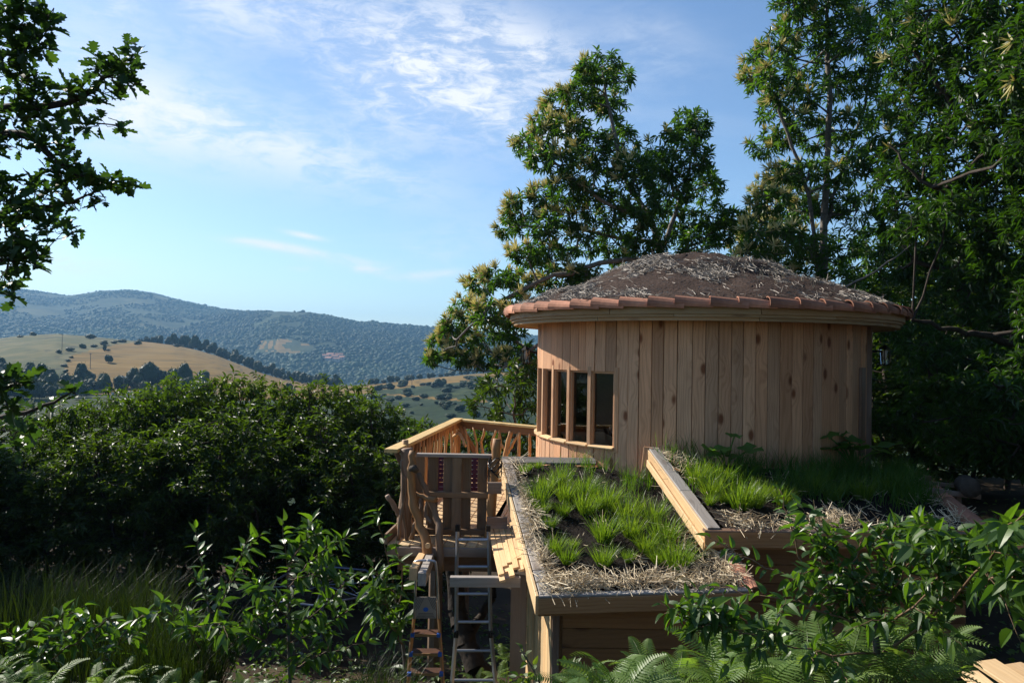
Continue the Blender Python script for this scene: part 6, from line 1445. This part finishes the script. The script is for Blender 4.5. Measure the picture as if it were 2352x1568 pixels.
def chest_sapling():
    Y = 7.3; c = [[PV(935,1600,Y), PV(925,1480,Y), PV(905,1350,Y), PV(885,1260,Y), PV(868,1205,Y)], [PV(905,1360,Y), PV(880,1330,Y-.1), PV(855,1300,Y-.1)], [PV(915,1420,Y), PV(890,1390,Y-.2), PV(868,1375,Y-.2)], [PV(915,1400,Y), PV(925,1330,Y), PV(915,1270,Y)], [PV(925,1480,Y), PV(900,1440,Y-.2), PV(880,1410,Y-.2)]]
    r = np.random.default_rng(641); sapling('chestnut_sapling', 'chestnut sapling with long toothed leaves against the left deck corner', [(c[0][:3], .018, .010)], [(q, .008, 14) for q in c]+gen_shoots(r, c[:3], 9, .12, .3, .7, 8, .3, .004), 642, .15, .22, .36, 'cherry', 300, CHEST, droop=.35)
chest_sapling()
def bramble(pts, label, seed, Y, n=9):
    r = np.random.default_rng(seed); c = [[PV(x, y, Y) for x, y in q] for q in pts]
    sapling('bramble', label, [(c[0], .006, .003)], [(q, .004, n) for q in c], seed, .05, .08, .62, 'cover', 300, CHERRY, 'bramble', droop=.2)
bramble([[(1260,1640),(1240,1570),(1215,1520),(1195,1490)],[(1250,1600),(1290,1540),(1320,1525)],[(1240,1560),(1200,1555),(1180,1560)],[(1280,1610),(1310,1570),(1350,1560)]], 'thin bramble sprig at the foot of the shed corner', 651, 4.6, 12)
# ---- ferns
def frond_mesh(seed, L=.75, mat='fern'):
    r = np.random.default_rng(seed); mb = MB(); n = 20; rach = lambda t: np.array([0, t*L*(1-.16*t*t), L*(.42*t-.62*t*t)])
    V, a, b = tube([rach(t) for t in np.linspace(0,1,10)], np.linspace(.0045,.001,10), 4); mb.put(V, a, b, rnd=.6)
    for i in range(n):
        t = .16+.84*i/n; p = rach(t); wl = L*.30*math.sin(math.pi*min(1,.20+.80*(1-t)**.85*1.0))*(1-t*.25) if t > .2 else L*.20
        wl = L*.27*((1-t)**.8)*(1.0 if t > .28 else .75)+.012
        for sd in (-1, 1):
            d = norm(np.array([sd*1.0, .38, -.10+r.normal(0,.06)])); up = np.array([0,.1,1.]); sv = norm(np.cross(d, up)); m = 7; V = [p]; 
            for k in range(1, m+1):
                f = k/m; w = L*.0105*(1-f**1.5)+.001; c = p+d*wl*f+np.array([0,0,-.14*wl*f*f]); a = c-d*wl/m*.42
                V += [c+sv*(w*1.25)-d*wl/m*.05, a+sv*w*.35, a-sv*w*.35, c-sv*(w*1.25)-d*wl/m*.05]
            F = [(0,2,1),(0,4,3),(0,3,2)]
            for k in range(m-1):
                b0 = 1+4*k; b1 = b0+4; F += [(b0,b1+1,b1),(b0,b0+1,b1+1),(b0+1,b0+2,b1+2),(b0+1,b1+2,b1+1),(b0+2,b0+3,b1+2),(b0+3,b1+3,b1+2)]
            mb.put(V, F3=F, rnd=np.clip(.35+.4*t+r.normal(0,.08),0,1))
    return mb.mesh('frond', M_[mat])
FR = [frond_mesh(i, L) for i, L in ((1,.62),(2,.55),(3,.68))]
def fern(dx, dy, Y, n, label, group, sc=1.0, seed=0):
    r = np.random.default_rng(seed); p = PV(dx, dy, Y); o = thing('fern', tuple(p), label, 'fern', group)
    mb = MB(); V, a, b = tube([p-np.array([0,0,1.6]), p], [.012,.008], 5); mb.put(V,a,b); add('stem', mb.mesh('stem', M_['fern']), o)
    for k in range(n):
        az = k*2.4+r.uniform(-.4,.4); el = r.uniform(.05, .95); s_ = sc*.82*r.uniform(.75,1.1)
        add('frond', FR[r.integers(3)], o, T(p+r.normal(0,.03,3)) @ Matrix.Rotation(az, 4, 'Z') @ Matrix.Rotation(el, 4, 'X') @ Matrix.Rotation(r.uniform(-.4,.4), 4, 'Y') @ Matrix.Diagonal((s_,s_,s_,1)))
for i, (dx, dy, Y, s_) in enumerate([(1400,1610,4.0,.7),(1480,1585,4.2,.7),(1560,1580,4.0,.75),(1640,1550,4.2,.75),(1690,1550,3.9,.85),(1740,1500,4.2,.75),(1800,1555,3.8,.85),(1850,1520,4.0,.8),(1930,1560,3.7,.8),(1990,1530,3.9,.8),(2070,1560,3.6,.8),(2110,1510,3.9,.75),(1660,1590,3.6,.8),(1520,1600,3.6,.8),(1780,1610,3.5,.8),(1900,1600,3.5,.8),(2130,1470,3.8,.6),(2170,1580,3.6,.7),(1420,1620,3.6,.8),(1340,1600,4.0,.7)]):
    fern(dx, dy, Y, 11, 'bracken fern in the bank below the cherry, bottom right', 'ferns in the bottom right', s_, 700+i)
for i, (dx, dy, Y, s_) in enumerate([(30,1580,4.6,.5),(110,1610,4.4,.5),(235,1590,4.6,.5),(300,1565,4.8,.5),(370,1600,4.6,.45),(450,1605,4.6,.4),(560,1610,4.6,.4),(700,1600,4.8,.4),(-20,1560,4.8,.5),(180,1620,4.4,.5)]):
    fern(dx, dy, Y, 11, 'pale fern along the bottom edge on the left', 'ferns in the bottom left', s_, 740+i)
for i, (dx, dy, Y, s_) in enumerate([(1165,1520,8.0,.6),(1180,1480,8.2,.55),(1150,1560,7.9,.6),(1100,1570,8.4,.55)]):
    fern(dx, dy, Y, 8, 'fern growing in the shade beside the shed wall', 'ferns beside the shed', s_, 770+i)
# ---- broom shrubs and rush tuft
def broom_mesh(seed, n, h, rad, lean=.25, wid=.006):
    r = np.random.default_rng(seed); a = r.uniform(0,6.28,n); q = rad*np.sqrt(r.random(n)); o = np.stack([np.cos(a),np.sin(a)],1)
    t = r.random(n)**1.3*.55*h; pos = np.stack([q*o[:,0]*(1+t/h), q*o[:,1]*(1+t/h), t], 1)
    V, F, rr = blades(pos, h*.28, h*.62, seed, wid, .12, o*(q/rad*lean)[:,None], 0, 1); return mesh_np('stems', V, F, M_['broom'], rr)
BR = [broom_mesh(801, 420, 1.3, .24, .18, .007), broom_mesh(802, 420, 1.1, .26, .2, .007), broom_mesh(803, 380, 1.45, .20, .15, .007)]
rbm = random.Random(31)
for i, (dx, top, Y) in enumerate([(20,1310,9),(70,1300,9),(120,1335,8.8),(165,1330,8.6),(200,1300,8.6),(235,1335,8.5),(265,1350,8.4),(300,1310,8.6),(335,1305,8.8),(360,1340,8.4),(-40,1310,9),(50,1390,8),(140,1400,7.8),(230,1410,7.6),(310,1400,7.8),(380,1420,7.6)]):
    p = P(dx, top, Y); W = T((p.x, p.y, p.z-1.15)) @ Matrix.Rotation(rbm.uniform(0,6.28),4,'Z') @ Matrix.Diagonal((1,1,rbm.uniform(.9,1.1),1)); o = add('broom_shrub', BR[i % 3], None, W)
    tag(o, 'wispy upright broom shrub at the foot of the hedge, lower left', 'shrub', 'broom shrubs below the hedge')
RU = broom_mesh(811, 1500, .55, .28, .30, .005); p = P(412, 1560, 5.2)
tag(add('rush_tuft', RU, None, T((p.x, p.y, p.z-.12))), 'dense yellow green rush tuft at the bottom, left of the saplings', 'rush')
p = P(880, 1590, 6.2); tag(add('rush_tuft', BR[1], None, T((p.x, p.y, p.z-.25)) @ Matrix.Diagonal((.8,.8,.5,1))), 'small grassy tuft left of the step ladder foot', 'rush')
# ---- low cover on the ground
def ground_cover():
    r = np.random.default_rng(901); n = 34000; Y = 3.2 + 9.8*r.random(n)**1.5; dx = r.uniform(-60, 2420, n); X = (dx-1176)/FPX*Y
    w = np.where(dx < 1240, 1.0, .25)*np.clip(fbm(X*1.3, Y*1.3, 3, 8)*3-.70, 0, 1); k = r.random(n) < w; X, Y = X[k], Y[k]; Z = near_ground(X, Y); n = len(X)
    pos = np.stack([X, Y, Z + r.random(n)**1.5*(.15+.45*fbm(X*.9+4, Y*.9, 2, 12))], 1); d = rand_dirs(n, r); d[:,2] = np.abs(d[:,2])*.5
    R = frames(norm(d), np.stack([r.normal(0,.4,n), r.normal(0,.4,n), np.ones(n)], 1)); ln = r.uniform(.04,.11,n)
    V, F, rr = scatter(LEAF8_V, LEAF8_F, R, pos, np.stack([ln*.5, ln, ln], 1), r.random(n)); tag(add('ground_cover', mesh_np('ground_cover', V, F, M_['cover'], rr)), 'low leafy undergrowth covering the slope', 'undergrowth', kind='stuff')
    gx = r.uniform(-60, 1250, 9000); gy = r.uniform(3.6, 7.5, 9000); X = (gx-1176)/FPX*gy; pos = np.stack([X, gy, near_ground(X, gy)], 1)
    V, F, rr = blades(pos, .12, .40, 902, .006, .3); tag(add('rough_grass', mesh_np('rough_grass', V, F, M_['grass'], rr*.35)), 'rough grass among the undergrowth of the slope', 'grass', kind='stuff')
ground_cover()
s = Skel(950); s.limb([P(1150,1640,8.6), P(1110,1550,8.8), P(1070,1470,9.0), P(1050,1400,9.2), P(1040,1300,9.3)], .15, .10, 14, .02, attach=False); s.limb([P(1070,1470,9.0), P(1110,1400,9.3), P(1150,1320,9.5)], .06, .04, 8); s.tips = [len(s.p)-1]
V, F = s.branches(.01, sides=9); tt = thing('old_tree_trunk', tuple(s.p[0]), 'thick dark slanting trunk in the shade under the deck', 'tree'); add('trunk', mesh_np('trunk', V, F, M_['barkdark'], smooth=True), tt)
# ------------------------------------------------------------------ haze over the valley
def haze():
    mb = MB(); mb.box((-4900, -150, -140), (4900, 4900, 250)); me = mb.mesh('haze')
    m = bpy.data.materials.new('haze'); m.use_nodes = True; N = m.node_tree.nodes; N.clear()
    out = N.new('ShaderNodeOutputMaterial'); v = N.new('ShaderNodeVolumePrincipled')
    v.inputs['Color'].default_value = (.33, .65, 1.0, 1); v.inputs['Density'].default_value = HAZE; v.inputs['Anisotropy'].default_value = 0.0
    m.node_tree.links.new(v.outputs[0], out.inputs['Volume']); me.materials.append(m)
    tag(add('haze', me), 'thin blue haze filling the valley air', 'haze', kind='stuff')
HAZE = 1.9e-4
haze()

# ------------------------------------------------------------------ labels that single out look-alikes
ORD = ['first', 'second', 'third', 'fourth', 'fifth', 'sixth', 'seventh', 'eighth', 'ninth', 'tenth', 'eleventh', 'twelfth', 'thirteenth', 'fourteenth', 'fifteenth', 'sixteenth', 'seventeenth', 'eighteenth', 'nineteenth', 'twentieth',
       'twenty-first', 'twenty-second', 'twenty-third', 'twenty-fourth', 'twenty-fifth', 'twenty-sixth', 'twenty-seventh', 'twenty-eighth', 'twenty-ninth', 'thirtieth']
def number_labels(group, what, rows=('',)):
    obs = [o for o in COL.objects if o.get('group') == group and 'label' in o]
    obs.sort(key=lambda o: WORLD[o.name].translation.y); n = len(obs); k = len(rows)
    for r in range(k):
        part = obs[n*r//k:n*(r+1)//k]; part.sort(key=lambda o: WORLD[o.name].translation.x/WORLD[o.name].translation.y)
        for i, o in enumerate(part): o['label'] = (ORD[i] + ' ' + what + ' counted from the left' + (', ' + rows[r] if rows[r] else ''))
number_labels('grass tufts on the left planted roof', 'bright grass tuft on the left planted roof', ('front row', 'middle row', 'back row'))
number_labels('grass tufts on the right planted roof', 'grass tuft on the right planted roof')
number_labels('young trees of the dark hedge', 'young tree in the top line of the dark hedge')
number_labels('smaller trees before the hedge', 'smaller shaded tree before the dark hedge')
number_labels('ferns in the bottom right', 'bracken fern at the bottom right', ('nearest row', 'farther row'))
number_labels('ferns in the bottom left', 'pale fern along the bottom left edge')
number_labels('ferns beside the shed', 'fern between ladder and shed wall')
number_labels('broom shrubs below the hedge', 'wispy broom shrub below the hedge', ('front row', 'back row'))
number_labels('trees of the dark wood behind the hut', 'tree of the dark wood right of the hut', ('near row', 'far row'))
number_labels('low shrubs round the hay field', 'low dark shrub round the golden field')
number_labels('trees on the right hand ridge', 'small tree on the pale right ridge')
number_labels('village houses on the far slope', 'red roofed house of the far village')
number_labels('white boxes beside the valley road', 'small white box beside the valley road')
